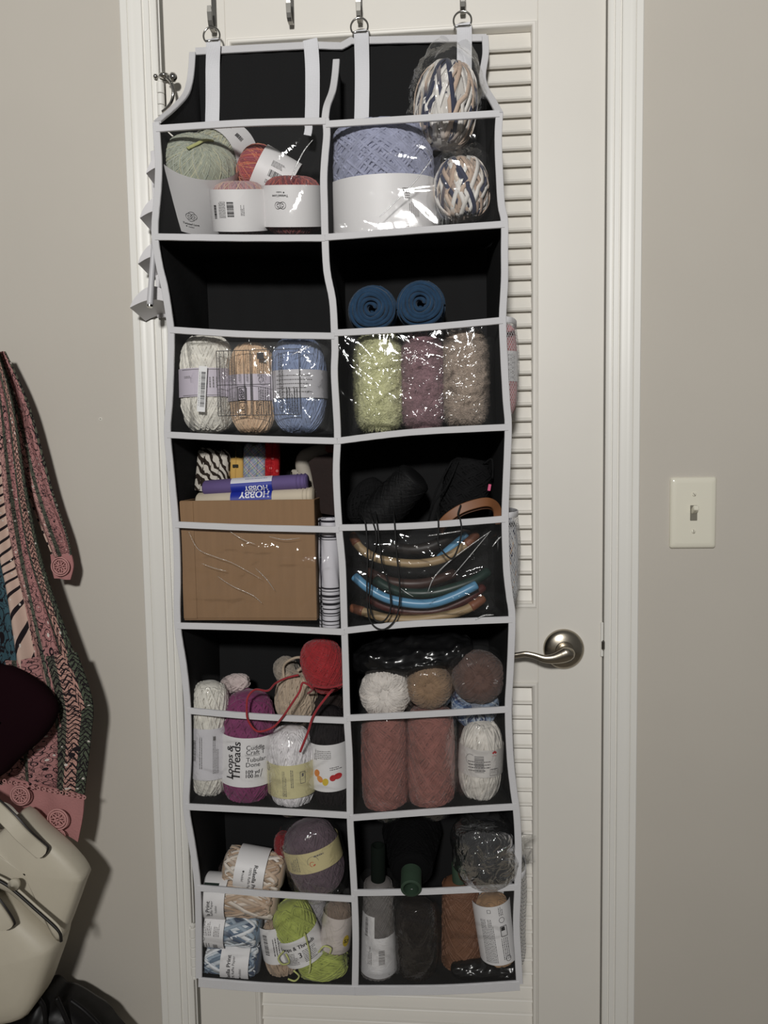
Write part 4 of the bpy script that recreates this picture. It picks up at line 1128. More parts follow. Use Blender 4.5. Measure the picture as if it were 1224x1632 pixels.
def stripes(nt, b):
    tc = nd(nt, 'ShaderNodeTexCoord'); sp = nd(nt, 'ShaderNodeSeparateXYZ'); nt.links.new(tc.outputs['Object'], sp.inputs[0])
    mr = nd(nt, 'ShaderNodeMapRange'); mr.inputs[1].default_value = -0.085; mr.inputs[2].default_value = 0.085; nt.links.new(sp.outputs[2], mr.inputs[0])
    W_, K_ = lin(206, 204, 210), lin(36, 34, 40)
    st = [(0, W_)]
    for p0, w_ in ((0.03, .008), (0.06, .012), (0.11, .008), (0.13, .012), (0.17, .012), (0.21, .022), (0.255, .01), (0.28, .022), (0.33, .008), (0.355, .016), (0.795, .008), (0.815, .014), (0.845, .008), (0.95, .02), (0.985, .008)):
        st += [(p0, K_), (p0+w_, W_)]
    c = ramp(nt, st); nt.links.new(mr.outputs[0], c.inputs[0]); nt.links.new(c.outputs[0], b.inputs['Base Color'])
t = thing('striped_towel', 'rolled white towel with thin black stripes standing beside the cardboard box', 'towel', frame(526, 912, -0.132, 0.5))
mp = MPP(526, 912, -0.132)
A = np.linspace(0, 2*PI*2.6, 90); rows = []
m_tow = fabric_mat('striped_cloth', stripes)
for s in np.linspace(-1, 1, 24):
    rows.append([((17.5*mp*(0.35+0.65*q/A[-1])+0.0008*math.sin(q*5+s*9))*math.cos(q), (17.5*mp*(0.35+0.65*q/A[-1]))*math.sin(q), s*86*mp+0.001*math.sin(q)) for q in A])
MB().grid(rows).build('cloth', m_tow, t)

# ================================================================== tier 3, latch side: bag handles and black things
def z4(pts, Y): return [P(540+x/4.371, 830+y/4.371, Y) for x, y in pts]
def handle(pts, Y, r_px, m, label, tips=(), tipm=None, Yc_=0.02):
    p = smooth_path(z4(pts, Y), 8); c = p.mean(0); c = np.array([c[0], Y, p[:, 2].min()])
    # ends bend away from the room
    u = np.linspace(-1, 1, len(p)); p[:, 1] += Yc_*u**2
    t = thing('bag_handle', label, 'bag handle', Matrix.Translation(Vector(c)))
    rr = r_px*MPP(660, 920, Y)
    MB().tube(p-c, rr, 14).build('tube', m, t)
    for end in tips:
        k = 7; e = (p[:k] if end == 0 else p[::-1][:k])-c
        MB().tube(e, np.linspace(rr*1.02, rr*1.14, k), 12).build('leather_tip', tipm, t)
    return t
M_tan = plain('tan_rattan', lin(158, 134, 100), rough=0.5, bump=0.2, bscale=60, var=0.08, vscale=30, stretch=(0.3, 1, 3))
M_tip = plain('tip_leather', lin(122, 74, 50), rough=0.5, var=0.2, vscale=60)
M_sky = plain('sky_blue_vinyl', lin(92, 146, 182), rough=0.35)
M_grn = plain('dark_green_vinyl', lin(30, 52, 46), rough=0.4)
M_brn = plain('dark_brown_vinyl', lin(62, 40, 34), rough=0.45)
handle([(85, 110), (140, 190), (250, 258), (400, 290), (560, 298), (720, 270), (850, 200), (965, 105)], -0.128, 7.0, M_tan, 'tan curved bag handle, the upper one in the clear pocket', (0, 1), M_tip)
handle([(80, 625), (200, 652), (350, 684), (520, 690), (700, 670), (880, 630), (1010, 560)], -0.142, 7.2, M_tan, 'tan curved bag handle at the bottom of the clear pocket', (0, 1), M_tip)
handle([(105, 395), (200, 470), (330, 540), (500, 575), (650, 575), (800, 530), (960, 455)], -0.141, 7.6, M_sky, 'bright sky blue curved bag handle across the clear pocket', (), None, 0.01)
handle([(700, 265), (790, 185), (900, 95)], -0.105, 7.0, M_sky, 'short visible end of a second sky blue handle behind the tan one', (), None, 0)
handle([(250, 430), (380, 490), (500, 507), (650, 503), (800, 470), (950, 420), (1040, 370)], -0.118, 8.0, M_grn, 'dark green curved bag handle behind the sky blue one', (), None)
handle([(200, 370), (330, 420), (480, 440), (640, 430), (800, 380)], -0.100, 8.0, M_brn, 'dark brown curved bag handle between the tan and green ones', (), None)
handle([(200, 560), (330, 610), (500, 635), (700, 625), (880, 560), (1010, 480)], -0.122, 7.0, plain('dark_red_vinyl', lin(74, 30, 26), rough=0.45), 'dark red curved bag handle under the sky blue one', (), None)
handle([(250, 150), (450, 200), (600, 190), (760, 130), (900, 60)], -0.090, 9.0, plain('black_brown', lin(36, 28, 24), rough=0.5), 'blackish brown bag handle behind the upper tan one', (), None)
t = thing('plastic_bag', 'creased clear plastic bag over the bag handles', 'plastic bag', Matrix.Translation(Vector(P(680, 990, -0.1))))
pillow(t, 552, 850, 806, 990, -0.1545, -0.07, film('handle_film', haze=0.008, bump=0.6, bscale=14, rough=0.06, gloss=1.0, cap=0.5, stretch=(0.6, 1, 1.6)), seed=23, creases=26, amp=0.0055, name='film', ang=2.45, back=False)
# brown leather strap arch
def z3(pts, Y): return [P(540+x/4.371, 690+y/4.371, Y) for x, y in pts]
c = P(755, 825, -0.13); t = thing('purse_handle', 'brown leather bag handle arching above the clear pocket', 'bag handle', Matrix.Translation(Vector(c)))
pth = smooth_path([P(540+x/4.371, 690+y/4.371, Y) for x, y, Y in [(700, 660, -0.142), (760, 590, -0.146), (850, 530, -0.146), (950, 495, -0.142), (1030, 482, -0.136), (1080, 500, -0.128), (1105, 545, -0.122), (1110, 610, -0.12)]], 8)-c
MB().strip(pth, 0.0135, 0.004, nrm=(0.25, -1, 0.25)).build('strap', plain('saddle_leather', lin(128, 84, 54), rough=0.5, var=0.06), t, angle=30)
MB().strip(pth+np.array([0.001, 0.008, -0.006]), 0.010, 0.003, nrm=(0.25, -1, 0.25)).build('lining', plain('saddle_dark', lin(92, 58, 38), rough=0.6), t, angle=30)
# black cone lying aslant, black bundle, crocheted bag
M_blk = yarn('black', lin(22, 22, 23), fuzz=0.4)
M_blks = plain('black_satin_thread', lin(18, 18, 19), rough=0.6, bump=0.2, bscale=200, spec=0.25)
def cone(px, py, w, h, Y, m, label, ang, tip, seed, top=0.6, rad=0.0012, turns=60, name='yarn_cone', tube=None, tubem=None, flat=1.0):
    mp = MPP(px, py, Y); a, b = w*mp/2, h*mp/2
    t = thing(name, label, 'yarn', frame(px, py, Y, ang, tip, flat=flat))
    pf = lambda s: (1-(1-top)*(np.clip(s, -1, 1)+1)/2)*np.where(np.abs(s) > 0.9, np.sqrt(np.maximum(0, 1-((np.abs(s)-0.9)/0.1)**2))*0.25+0.75, 1.0)
    mb = MB(); s = np.linspace(-1, 1, 30)
    mb.lathe([(1e-5, -b)]+[(a*0.985*float(pf(np.array([q]))[0]), b*q) for q in s]+[(1e-5, b)], 40)
    wind(mb, a*0.985, b*0.98, pf, turns, rad, seed, lat=0.97, adv=(1.2, 2.2), groups=6, flat=0.6)
    mb.build('yarn', m, t)
    if tube:
        r0, l0 = tube
        MB().lathe([(r0*0.7, b*0.6), (r0, b*0.6), (r0*0.98, b+l0-0.001), (r0*0.9, b+l0), (r0*0.74, b+l0), (r0*0.7, b+l0-0.02)], 28, caps=False).build('core_tube', tubem, t, angle=50)
    return t, a, b
cone(628, 796, 70, 108, -0.100, M_blks, 'black satin thread cone leaning in the dark open pocket', 44, 12, 51, top=0.8, rad=0.0007)
base_skein(585, 800, 58, 84, -0.06, 'black fuzzy yarn skein in the dark corner behind the thread cone', ang=38, n=2.4, m=M_blk, turns=50, rad=0.002, seed=52)
t, a, b, pf = base_skein(742, 786, 78, 118, -0.075, 'black crocheted mesh bag with a tiny pink tag', ang=10, n=3.2, m=M_blk, turns=60, rad=0.0022, seed=53, adv=(1.4, 2.6), name='crochet_bag', cat='bag', flat=0.75)
for k, pp in enumerate(([(-0.03, -0.02, 0.045), (-0.045, -0.03, 0.0), (-0.05, -0.035, -0.035)], [(-0.02, -0.03, 0.048), (-0.03, -0.045, 0.01), (-0.046, -0.05, -0.02), (-0.05, -0.03, -0.05)], [(0.02, -0.02, 0.05), (0.03, -0.035, 0.058), (0.036, -0.03, 0.03)])):
    MB().tube(smooth_path(pp, 6), 0.0015, 7).build('drawcord', M_blk, t)
tp = np.array(t.matrix_world.inverted() @ Vector(P(780, 777, -0.118)))
MB().bbox(tp-np.array([0.0022, 0.001, 0.005]), tp+np.array([0.0022, 0.001, 0.005]), 0.0006).build('tag', plain('pink_tag', lin(214, 92, 132), rough=0.6), t, smooth=False)
# black cords hanging over the front
M_cord = plain('black_cord', lin(18, 18, 18), rough=0.7)
def cord(pts, label, Y=-0.1665):
    p = smooth_path([P(540+x/4.371, 830+y/4.371, yy) for x, y, yy in pts], 8); c = p[np.argmin(p[:, 2])]
    t = thing('cord_loop', label, 'cord', Matrix.Translation(Vector(c)), 'black cords over the clear pocket')
    MB().tube(p-c, 0.00125, 7).build('strand', M_cord, t)
Yo, Yi = -0.1690, -0.13
cord([(150, -60, Yi), (178, -6, -0.166), (190, 60, Yo), (200, 200, Yo), (196, 420, Yo), (200, 600, Yo), (215, 690, Yo), (260, 745, Yo), (320, 755, Yo), (385, 700, Yo), (418, 610, Yo), (425, 450, Yo), (402, 220, Yo), (392, 60, Yo), (386, -8, -0.166), (380, -70, Yi)], 'longest black cord loop hanging down to the lower binding')
cord([(220, -60, Yi), (232, -6, -0.166), (256, 70, Yo), (262, 150, Yo), (238, 260, Yo), (218, 460, Yo), (214, 590, Yo), (250, 690, Yo), (310, 700, Yo), (355, 640, Yo), (362, 560, Yo), (345, 430, Yo), (305, 320, Yo), (285, 180, Yo), (272, 60, Yo), (262, -6, -0.166), (255, -60, Yi)], 'shorter black cord loop hanging inside the longest one')
cord([(680, -60, Yi), (692, -10, -0.166), (694, 60, Yo), (692, 150, Yo), (730, 220, Yo), (788, 262, Yo), (830, 190, Yo), (855, 80, Yo), (846, -10, -0.167), (830, -45, -0.16), (850, -110, -0.152)], 'short black cord looping under the brown leather handle')
# yarn in the mesh side pockets
def mesh_item(px, py, w, h, m, label, colf=None, seed=60, lab=None):
    t, a, b, pf = base_skein(px-4, py, w-8, h, -0.088, label, n=3, m=m, colf=colf, turns=60, rad=0.0016, seed=seed)
    return t, a, b
t, a, b = mesh_item(812, 590, 40, 150, yarn('mesh_pink', lin(190, 120, 122)), 'pink skein with white label in the upper mesh side pocket')
lb = band(t, a+0.001, -b*0.25, b*0.38); Print().lines(0.006, 0.003, 0.038, 0.012, 4, 90, 5).build(cyl_map(a+0.0012), M_greyink, lb)
mesh_item(813, 896, 40, 150, None, 'tan, grey and navy yarn in the lower mesh side pocket', palette([(190, 150, 112), (200, 200, 202), (150, 152, 158), (52, 58, 84), (214, 210, 204)], 8, 14), 61)
# ================================================================== tier 4, hinge side
def z7(x, y): return 270+x/4.08, 990+y/4.08
t, a, b, pf = base_skein(334, 1176, 66, 186, Yc(334, 1176, 66, front=-0.150), 'cream white skein with a barcode label standing at the left of the fourth row', ang=2, n=3.2, m=yarn('cream_white', lin(216, 212, 200)), turns=70, rad=0.0022, seed=71, adv=(0.3, 0.8))
lb = band(t, a+0.0012, -b*0.58, b*0.28, m=plain('pearl_label', lin(206, 204, 208), rough=0.35))
Print().bars(-0.016, 0.006, 0.034, 0.009, 90, 21).lines(-0.003, 0.003, 0.05, 0.006, 2, 90, 9).lines(0.020, 0.0, 0.06, 0.010, 4, 90, 10).rect(0.018, 0.026, 0.004, 0.006).build(cyl_map(a+0.0014, -b*0.15), M_greyink, lb)
wrap_bag(t, a, b*0.96, pf, seed=3, amp=0.002, k=1.05)
base_skein(375, 1089, 30, 50, -0.085, 'small pinkish white skein end behind the magenta skein', ang=80, n=2.2, m=yarn('pinkish', lin(196, 178, 174)), turns=40, rad=0.0020, seed=72)
t, a, b, pf = base_skein(396, 1190, 86, 184, Yc(396, 1190, 86), 'magenta skein with a large white lettered label', ang=3, n=3.0, m=yarn('magenta', lin(126, 46, 96), fuzz=0.3), turns=64, rad=0.0022, seed=73, adv=(0.5, 1.2))
lb = band(t, a+0.0012, -b*0.50, b*0.33)
Print().text('Loops &', -0.019, -0.001, width=0.052, rot=90, align='C', bold=0.0007).text('Threads', -0.0075, 0.002, width=0.060, rot=90, bold=0.0007).text('Cuddle', 0.008, 0.024, size=0.0100, align='L').text('Craft T', 0.008, 0.0165, size=0.0100, align='L').rect(0.018, 0.0115, 0.022, 0.0005).text('Tubular', 0.008, 0.005, size=0.0100, align='L').text('Done', 0.008, -0.003, size=0.0100, align='L').text('109 yd /', 0.008, -0.0145, size=0.0085, align='L', bold=0.0003).text('100 m /', 0.008, -0.021, size=0.0085, align='L', bold=0.0003).build(cyl_map(a+0.0014, -b*0.08), M_ink, lb)
t, a, b, pf = base_skein(465, 1222, 76, 136, Yc(465, 1222, 76, front=-0.153), 'white skein with a pale yellow label in front of the dark skein', ang=-1, n=2.8, m=yarn('bright_white', lin(222, 218, 220)), turns=64, rad=0.0021, seed=74, adv=(0.3, 0.8))
lb = band(t, a+0.0012, -b*0.50, b*0.26, m=plain('straw_label', lin(206, 198, 152), rough=0.55))
Print().lines(-0.004, -0.004, 0.040, 0.007, 3, 90, 11).lines(0.008, 0.004, 0.028, 0.005, 2, 90, 12, 0.0011).frame(0.025, 0.004, 0.008, 0.018, 0.0007).rect(0.025, 0.008, 0.003, 0.005).frame(-0.036, 0.018, 0.006, 0.010, 0.0013).lines(-0.033, -0.01, 0.036, 0.005, 2, 90, 13).build(cyl_map(a+0.0014, -b*0.1), M_greyink, lb)
wrap_bag(t, a, b, pf, seed=6, amp=0.0018, k=1.04)
t, a, b, pf = base_skein(526, 1206, 62, 172, -0.108, 'charcoal black skein with a white label and coloured leaf print', ang=-2, n=3.2, m=yarn('charcoal', lin(34, 30, 32)), turns=60, rad=0.0020, seed=75, adv=(0.3, 0.7))
lb = band(t, a+0.0012, -b*0.50, b*0.36)
fn = cyl_map(a+0.0014, -b*0.07)
Print().lines(-0.004, 0.022, 0.022, 0.014, 5, 0, 14).lines(0.014, 0.0, 0.020, 0.006, 2, 4, 77, 0.0012).lines(-0.019, 0.022, 0.018, 0.006, 2, 90, 15).build(fn, M_greyink, lb)
for k, (u, v, sx, rot, col) in enumerate(((-0.018, -0.008, 1.3, 60, (206, 128, 62)), (-0.013, -0.017, 1.2, -50, (212, 140, 70)), (-0.004, -0.021, 1.25, 70, (204, 176, 60)), (0.008, -0.015, 1.1, 40, (176, 34, 40)), (0.016, -0.013, 1.5, 10, (186, 40, 48)))):
    Print().disc(u, v, 0.0048, sx, rot).build(fn, plain('leaf_ink_%d' % k, lin(*col), rough=0.5), lb, 'leaf_print')
t, a, b, pf = base_skein(473, 1108, 68, 84, -0.088, 'beige cotton skein under the red ball', ang=8, n=2.6, m=yarn('beige', lin(176, 156, 132)), turns=60, rad=0.0022, seed=76, adv=(0.2, 0.5), groups=5)
MB().tube(smooth_path([(-0.02, -0.02, 0.03), (-0.024, -0.014, 0.05), (-0.01, -0.012, 0.063), (0.004, -0.014, 0.066), (0.008, -0.016, 0.056), (0.0, -0.02, 0.046)], 8), 0.0022, 8).build('loose_loop', yarn('beige', lin(176, 156, 132)), t)
base_skein(458, 1070, 50, 40, -0.07, 'pale taupe yarn hank just behind the beige skein', ang=60, n=2.3, m=yarn('taupe', lin(146, 134, 120)), turns=36, rad=0.0021, seed=77)
base_skein(524, 1122, 60, 60, -0.075, 'dark brown skein top behind the binding under the red ball', ang=70, n=2.5, m=yarn('umber', lin(44, 36, 34)), turns=44, rad=0.0022, seed=78)
t, a, b, pf = base_skein(516, 1060, 70, 92, -0.108, 'bright red yarn ball in the top right of the fourth row', ang=-18, n=2.3, m=yarn('scarlet', lin(160, 20, 30), fuzz=0.5), turns=70, rad=0.0016, seed=79, adv=(0.5, 1.4))
inv = np.array(t.matrix_world.inverted())
M_redt = yarn('red_thread', lin(156, 26, 38), fuzz=0.3)
def zz(pts):
    p = np.array([P(*z7(x, y), Y) for x, y, Y in pts]); return smooth_path(p@inv[:3, :3].T+inv[:3, 3], 8)
Yo = -0.1685
MB().tube(zz([(900, 470, -0.13), (930, 440, -0.15), (870, 400, -0.155), (845, 460, -0.16), (790, 545, -0.166), (735, 625, Yo), (670, 692, Yo), (572, 716, Yo), (512, 645, Yo), (503, 560, -0.168), (512, 490, -0.166), (560, 445, -0.160), (640, 452, -0.15), (690, 405, -0.13), (760, 370, -0.12), (840, 350, -0.12)]), 0.0017, 8).build('trailing_thread', M_redt, t)
MB().tube(zz([(1080, 430, -0.14), (1040, 470, -0.155), (970, 560, -0.166), (930, 630, Yo), (905, 710, Yo), (878, 780, Yo), (850, 850, Yo)]), 0.0019, 8).build('trailing_thread', M_redt, t)
MB().tube(zz([(930, 420, -0.15), (1000, 432, -0.158), (1080, 425, -0.156), (1140, 405, -0.15)]), 0.0016, 8).build('trailing_thread', M_redt, t)

# ================================================================== tier 4, latch side
def endball(px, py, w, h, Y, m, label, seed, hole=True, ang=0, rad=0.0018, colf=None, tip=78):
    t, a, b, pf = base_skein(px, py, w, h*1.25, Y, label, ang=ang, tip=tip, n=2.4, m=m, turns=70, rad=rad, seed=seed, adv=(0.3, 0.6), name='yarn_ball', colf=colf, lat=0.9995, jit=0.02)
    return t, a, b, pf
t = thing('plastic_bag', 'crumpled black plastic bag on top of the balls in the fourth row', 'plastic bag', frame(657, 1044, -0.092, -97+90, 10))
M_bag = plain('black_bag_film', lin(20, 20, 21), rough=0.22, bump=0.5, bscale=40)
s = np.sin(np.linspace(-PI/2, PI/2, 50)); A = np.arange(70)*2*PI/70; mp = MPP(657, 1044, -0.092)
p = np.stack([s[:, None]*98*mp+0*A, np.sqrt(1-s**2)[:, None]**0.7*np.sin(A)*0.045, np.sqrt(1-s**2)[:, None]**0.7*np.cos(A)*30*mp], -1); q = p.reshape(-1, 3)
n_ = np.abs(vnoise(q, 4, 16, 3))+0.6*np.abs(vnoise(q, 9, 34, 2)); q = q+np.array([0, -0.5, 0.8])*(0.012*(n_-0.3))[:, None]
MB().grid(q.reshape(p.shape), closed_v=True).build('film', M_bag, t)
endball(614, 1103, 82, 54, -0.118, yarn('white_wool', lin(206, 198, 190)), 'white yarn ball lying on top of the left rust skein', 81, ang=4)
t, a, b, pf = endball(684, 1092, 74, 56, -0.116, yarn('camel', lin(136, 108, 80)), 'camel brown yarn ball between the white and dark brown balls', 82)
wrap_bag(t, a, b, pf, seed=8, amp=0.0028, k=1.05)
t, a, b, pf = endball(762, 1078, 86, 66, -0.108, yarn('cocoa', lin(96, 72, 64)), 'cocoa brown yarn ball in clear plastic at the right of the fourth row', 83, ang=-6)
wrap_bag(t, a, b, pf, seed=9, amp=0.004, k=1.08)
endball(757, 1122, 76, 34, -0.100, None, 'blue and white striped yarn ball under the cocoa brown one', 84, colf=palette([(70, 96, 140), (170, 180, 190), (40, 56, 96), (130, 150, 176)], 4, 40))
def rust(px, py, w, h, label, seed):
    t, a, b, pf = base_skein(px, py, w, h, Yc(px, py, w), label, n=5, m=yarn('rust', lin(144, 88, 78), fuzz=0.4), turns=80, rad=0.0020, seed=seed, adv=(0.8, 1.7), group='rust skeins side by side', lat=0.95, groups=8)
    wrap_bag(t, a, b, pf, seed=seed, amp=0.0022, k=1.065, ex=0.98)
rust(613, 1212, 74, 164, 'rust pink skein standing under the white ball', 85)
rust(687, 1206, 76, 168, 'rust pink skein standing under the camel ball', 86)
t, a, b, pf = base_skein(766, 1210, 70, 136, Yc(766, 1210, 70), 'white skein in clear plastic with a small red mark at the right', ang=3, n=2.7, m=yarn('soft_white', lin(214, 208, 198)), turns=56, rad=0.0026, seed=87, adv=(0.2, 0.6))
lb = band(t, a+0.001, -b*0.22, b*0.42, m=plain('clear_white_label', lin(208, 204, 200), rough=0.5))
Print().bars(-0.004, 0.002, 0.026, 0.014, 94, 31).lines(-0.004, -0.001, 0.034, 0.018, 4, 4, 16).frame(0.020, -0.010, 0.014, 0.010, 0.0006).lines(0.020, -0.008, 0.011, 0.007, 3, 0, 17).ring(-0.018, 0.008, 0.008, 0.0006, 60, 300).build(cyl_map(a+0.0013, b*0.06), M_greyink, lb)
pr = Print()
for k in range(3): pr.rect(0.019+0.0022*(k-1), 0.020+0.0016*(k % 2), 0.0030, 0.0030, 45)
pr.lines(0.019, 0.0155, 0.008, 0.002, 1).build(cyl_map(a+0.0013, b*0.06), plain('red_ink', lin(176, 50, 52), rough=0.5), lb, 'red_mark')
wrap_bag(t, a, b, pf, seed=12, amp=0.0042, k=1.06, tufts=((-1, 0.012), (1, 0.008)))

# ================================================================== tier 5, hinge side: paper raffia rolls
BEI = [(186, 158, 130), (176, 146, 116), (222, 214, 204), (196, 170, 144), (214, 202, 188), (168, 138, 110)]
BLU = [(92, 112, 136), (206, 214, 220), (66, 82, 106), (150, 168, 184), (222, 226, 230), (110, 132, 152)]
def rafroll(px, py, length, dia, Y, label, cols, seed, ang, lab, prn=None, grp=None):
    """short roll of flat paper raffia, axis across the picture"""
    t, a, b, pf = base_skein(px, py, dia, length, Y, label, ang=ang, n=6, colf=palette(cols, seed, 70, 0.04), turns=44, rad=0.0040, seed=seed, adv=(0.30, 0.62), lat=0.93, groups=6, sflat=0.2, nside=4, name='raffia_roll', loose=0.02, group=grp)
    z0, z1 = -b+2*b*lab[0], -b+2*b*lab[1]
    lb = band(t, a+0.0028, z0, z1)
    if prn: prn(lb, a+0.0030, (z0+z1)/2, z1-z0)
    return t
def rafprint(rot):
    """lettering that runs round the roll"""
    def fn(lb, r, zc, w):
        s = 1 if rot == 0 else -1
        Print().text('Rafaella Print', 0.0, s*0.0062+0.003*s, width=0.046, rot=rot, bold=0.0005).text('100% Raffia Paper', 0.002*s, s*0.0015, width=0.040, rot=rot).text('hobbii', -0.002, -s*0.0095, width=0.013, rot=rot).disc(-s*0.0115, -s*0.0095, 0.0016).build(cyl_map(r, zc), M_ink, lb)
    return fn
def rafback(lb, r, zc, w):
    Print().lines(0.014, 0.006, 0.02, 0.016, 6, 0, 18).lines(-0.014, 0.006, 0.01, 0.012, 3, 0, 19).ring(-0.002, 0.012, 0.004, 0.0006).bars(-0.018, -0.008, 0.012, 0.007, 0, 33).lines(0.012, -0.010, 0.018, 0.01, 4, 0, 20).build(cyl_map(r, zc), M_greyink, lb)
def rafgreen(lb, r, zc, w):
    Print().rect(0.030, 0.004, 0.014, 0.024).build(cyl_map(r, zc), plain('dark_green_ink', lin(30, 44, 38), rough=0.5), lb, 'green_box')
    Print().text('la Print', -0.003, 0.006, width=0.026, rot=0, bold=0.0004).text('Raffia Paper', -0.002, 0.0, width=0.026).text('hobbii', -0.002, -0.007, width=0.012).build(cyl_map(r, zc), M_ink, lb)
rafroll(406, 1384, 106, 60, -0.104, 'beige and white raffia roll with vertical lettering, topmost in the bottom left pocket', BEI, 91, 99, (0.26, 0.70), rafprint(0), 'raffia rolls stacked at bottom left')
rafroll(386, 1429, 124, 62, -0.118, 'beige and white raffia roll half behind the binding, second from the top', BEI, 92, -88, (0.66, 0.97), rafgreen, 'raffia rolls stacked at bottom left')
rafroll(372, 1478, 100, 54, -0.122, 'blue and white raffia roll with small print, third from the top', BLU, 93, -87, (0.58, 0.99), rafback, 'raffia rolls stacked at bottom left')
rafroll(371, 1526, 100, 56, -0.120, 'blue and white raffia roll at the bottom of the stack', BLU, 94, -88, (0.18, 0.62), rafprint(0), 'raffia rolls stacked at bottom left')
base_skein(350, 1392, 34, 40, -0.05, 'dark brown yarn just visible behind the top raffia roll', n=2.4, m=yarn('umber', lin(44, 36, 34)), turns=30, rad=0.002, seed=95)
t, a, b, pf = base_skein(501, 1364, 88, 118, Yc(501, 1364, 88, front=-0.152), 'plum mauve skein in clear plastic with a cream paper band', ang=-13, n=2.8, m=yarn('plum', lin(96, 78, 88), fuzz=0.4), turns=60, rad=0.0018, seed=96, adv=(0.4, 1.0), flat=0.9)
lb = band(t, a+0.0012, -b*0.10, b*0.44, m=plain('cream_band', lin(200, 188, 142), rough=0.5))
Print().lines(-0.024, 0.0, 0.024, 0.018, 5, 90, 22, 0.0011).lines(0.024, 0.009, 0.026, 0.004, 1, 0, 78, 0.0022).ring(0.008, 0.001, 0.009, 0.0005, 0, 200).build(cyl_map(a+0.0014, b*0.17), M_greyink, lb)
Print().ring(0.006, -0.002, 0.004, 0.0009, 40, 260).disc(0.009, -0.004, 0.0012, 2.0, 30).build(cyl_map(a+0.0015, b*0.17), plain('orange_ink', lin(190, 96, 70), rough=0.5), lb, 'orange_mark')
wrap_bag(t, a, b, pf, seed=14, amp=0.003, k=1.05)
base_skein(451, 1346, 28, 44, -0.09, 'small dark red yarn ball behind the plum skein', n=2.4, m=yarn('crimson', lin(134, 22, 30), fuzz=0.6), turns=36, rad=0.0018, seed=97)
t, a, b, pf = base_skein(446, 1512, 52, 100, -0.116, 'beige cotton skein with a barcode label behind the lime skein', ang=-8, n=2.6, m=yarn('sand', lin(178, 152, 126)), turns=54, rad=0.0020, seed=98, adv=(0.3, 0.8))
lb = band(t, a+0.0012, -b*0.15, b*0.98, prof=lambda z: a+0.0012); Print().bars(-0.013, 0.003, 0.034, 0.008, 90, 35).lines(0.004, 0.0, 0.03, 0.012, 3, 90, 23).build(cyl_map(a+0.0014, b*0.42), M_ink, lb)
M_lime = yarn('lime', lin(160, 172, 62))
t, a, b, pf = base_skein(474, 1483, 66, 100, Yc(474, 1483, 66, front=-0.154), 'lime green skein tilted, with a lettered white label', ang=-20, n=2.8, m=M_lime, turns=54, rad=0.0019, seed=99, adv=(0.3, 0.9))
lb = band(t, a+0.0012, -b*0.78, b*0.08)
Print().text('Loops & Threads', 0.003, 0.011, width=0.060, bold=0.0005).lines(-0.013, -0.006, 0.024, 0.02, 8, 0, 24).lines(0.020, -0.006, 0.022, 0.02, 8, 0, 25).text('3', 0.004, -0.002, size=0.012, bold=0.0006).build(cyl_map(a+0.0014, -b*0.35), M_ink, lb)
inv = np.array(t.matrix_world.inverted())
def zl(pts, Y): 
    p = np.array([P(300+x/4.533, 1410+y/4.533, Y) for x, y in pts]); return smooth_path(p@inv[:3, :3].T+inv[:3, 3], 8)
for pts in ([(840, 350), (860, 420), (878, 500), (880, 600), (870, 640)], [(690, 480), (650, 530), (680, 575), (730, 560), (705, 500)], [(720, 680), (770, 695), (800, 660), (760, 620)], [(940, 490), (980, 445), (1030, 460), (1020, 500)]):
    MB().tube(zl(pts, -0.1555), 0.0013, 7).build('loose_strand', yarn('lime_pale', lin(190, 196, 104)), t)
base_skein(515, 1534, 56, 84, -0.122, 'loose lime green yarn hank at the bottom beside the lime skein', ang=78, n=2.3, m=M_lime, turns=60, rad=0.0020, seed=100, adv=(0.15, 0.45), loose=0.04, name='yarn_hank')
t, a, b, pf = base_skein(537, 1478, 46, 92, -0.118, 'taupe skein with a plain white label and yellow price sticker', ang=7, n=3.0, m=yarn('taupe_dark', lin(128, 108, 92)), turns=48, rad=0.0018, seed=101)
lb = band(t, a+0.0012, -b*0.62, b*0.62, m=plain('warm_label', lin(206, 196, 190), rough=0.5))
ys = MB(); A = np.arange(18)*2*PI/18; f_ = cyl_map(a+0.0018, b*0.0)
ys.add(np.concatenate([f_(0.0195+0.0058*np.cos(A), -0.008+0.009*np.sin(A)), cyl_map(a+0.0010, 0)(0.0195+0.0058*np.cos(A), -0.008+0.009*np.sin(A))]), [tuple(range(18))]+[(i, (i+1) % 18, 18+(i+1) % 18, 18+i) for i in range(18)])
so = ys.build('price_sticker', plain('yellow_sticker', lin(206, 178, 36), rough=0.5), t, smooth=False)
Print().text('57', 0.0195, -0.008, width=0.008, rot=-15, bold=0.0008).build(cyl_map(a+0.0020), M_ink, so)
wrap_bag(t, a, b, pf, seed=15, amp=0.002, k=1.05, tufts=((1, 0.016),))
base_skein(505, 1450, 34, 54, -0.085, 'small grey yarn ball behind the lime skein', n=2.4, m=yarn('pale_grey', lin(150, 146, 148)), turns=36, rad=0.0016, seed=102)

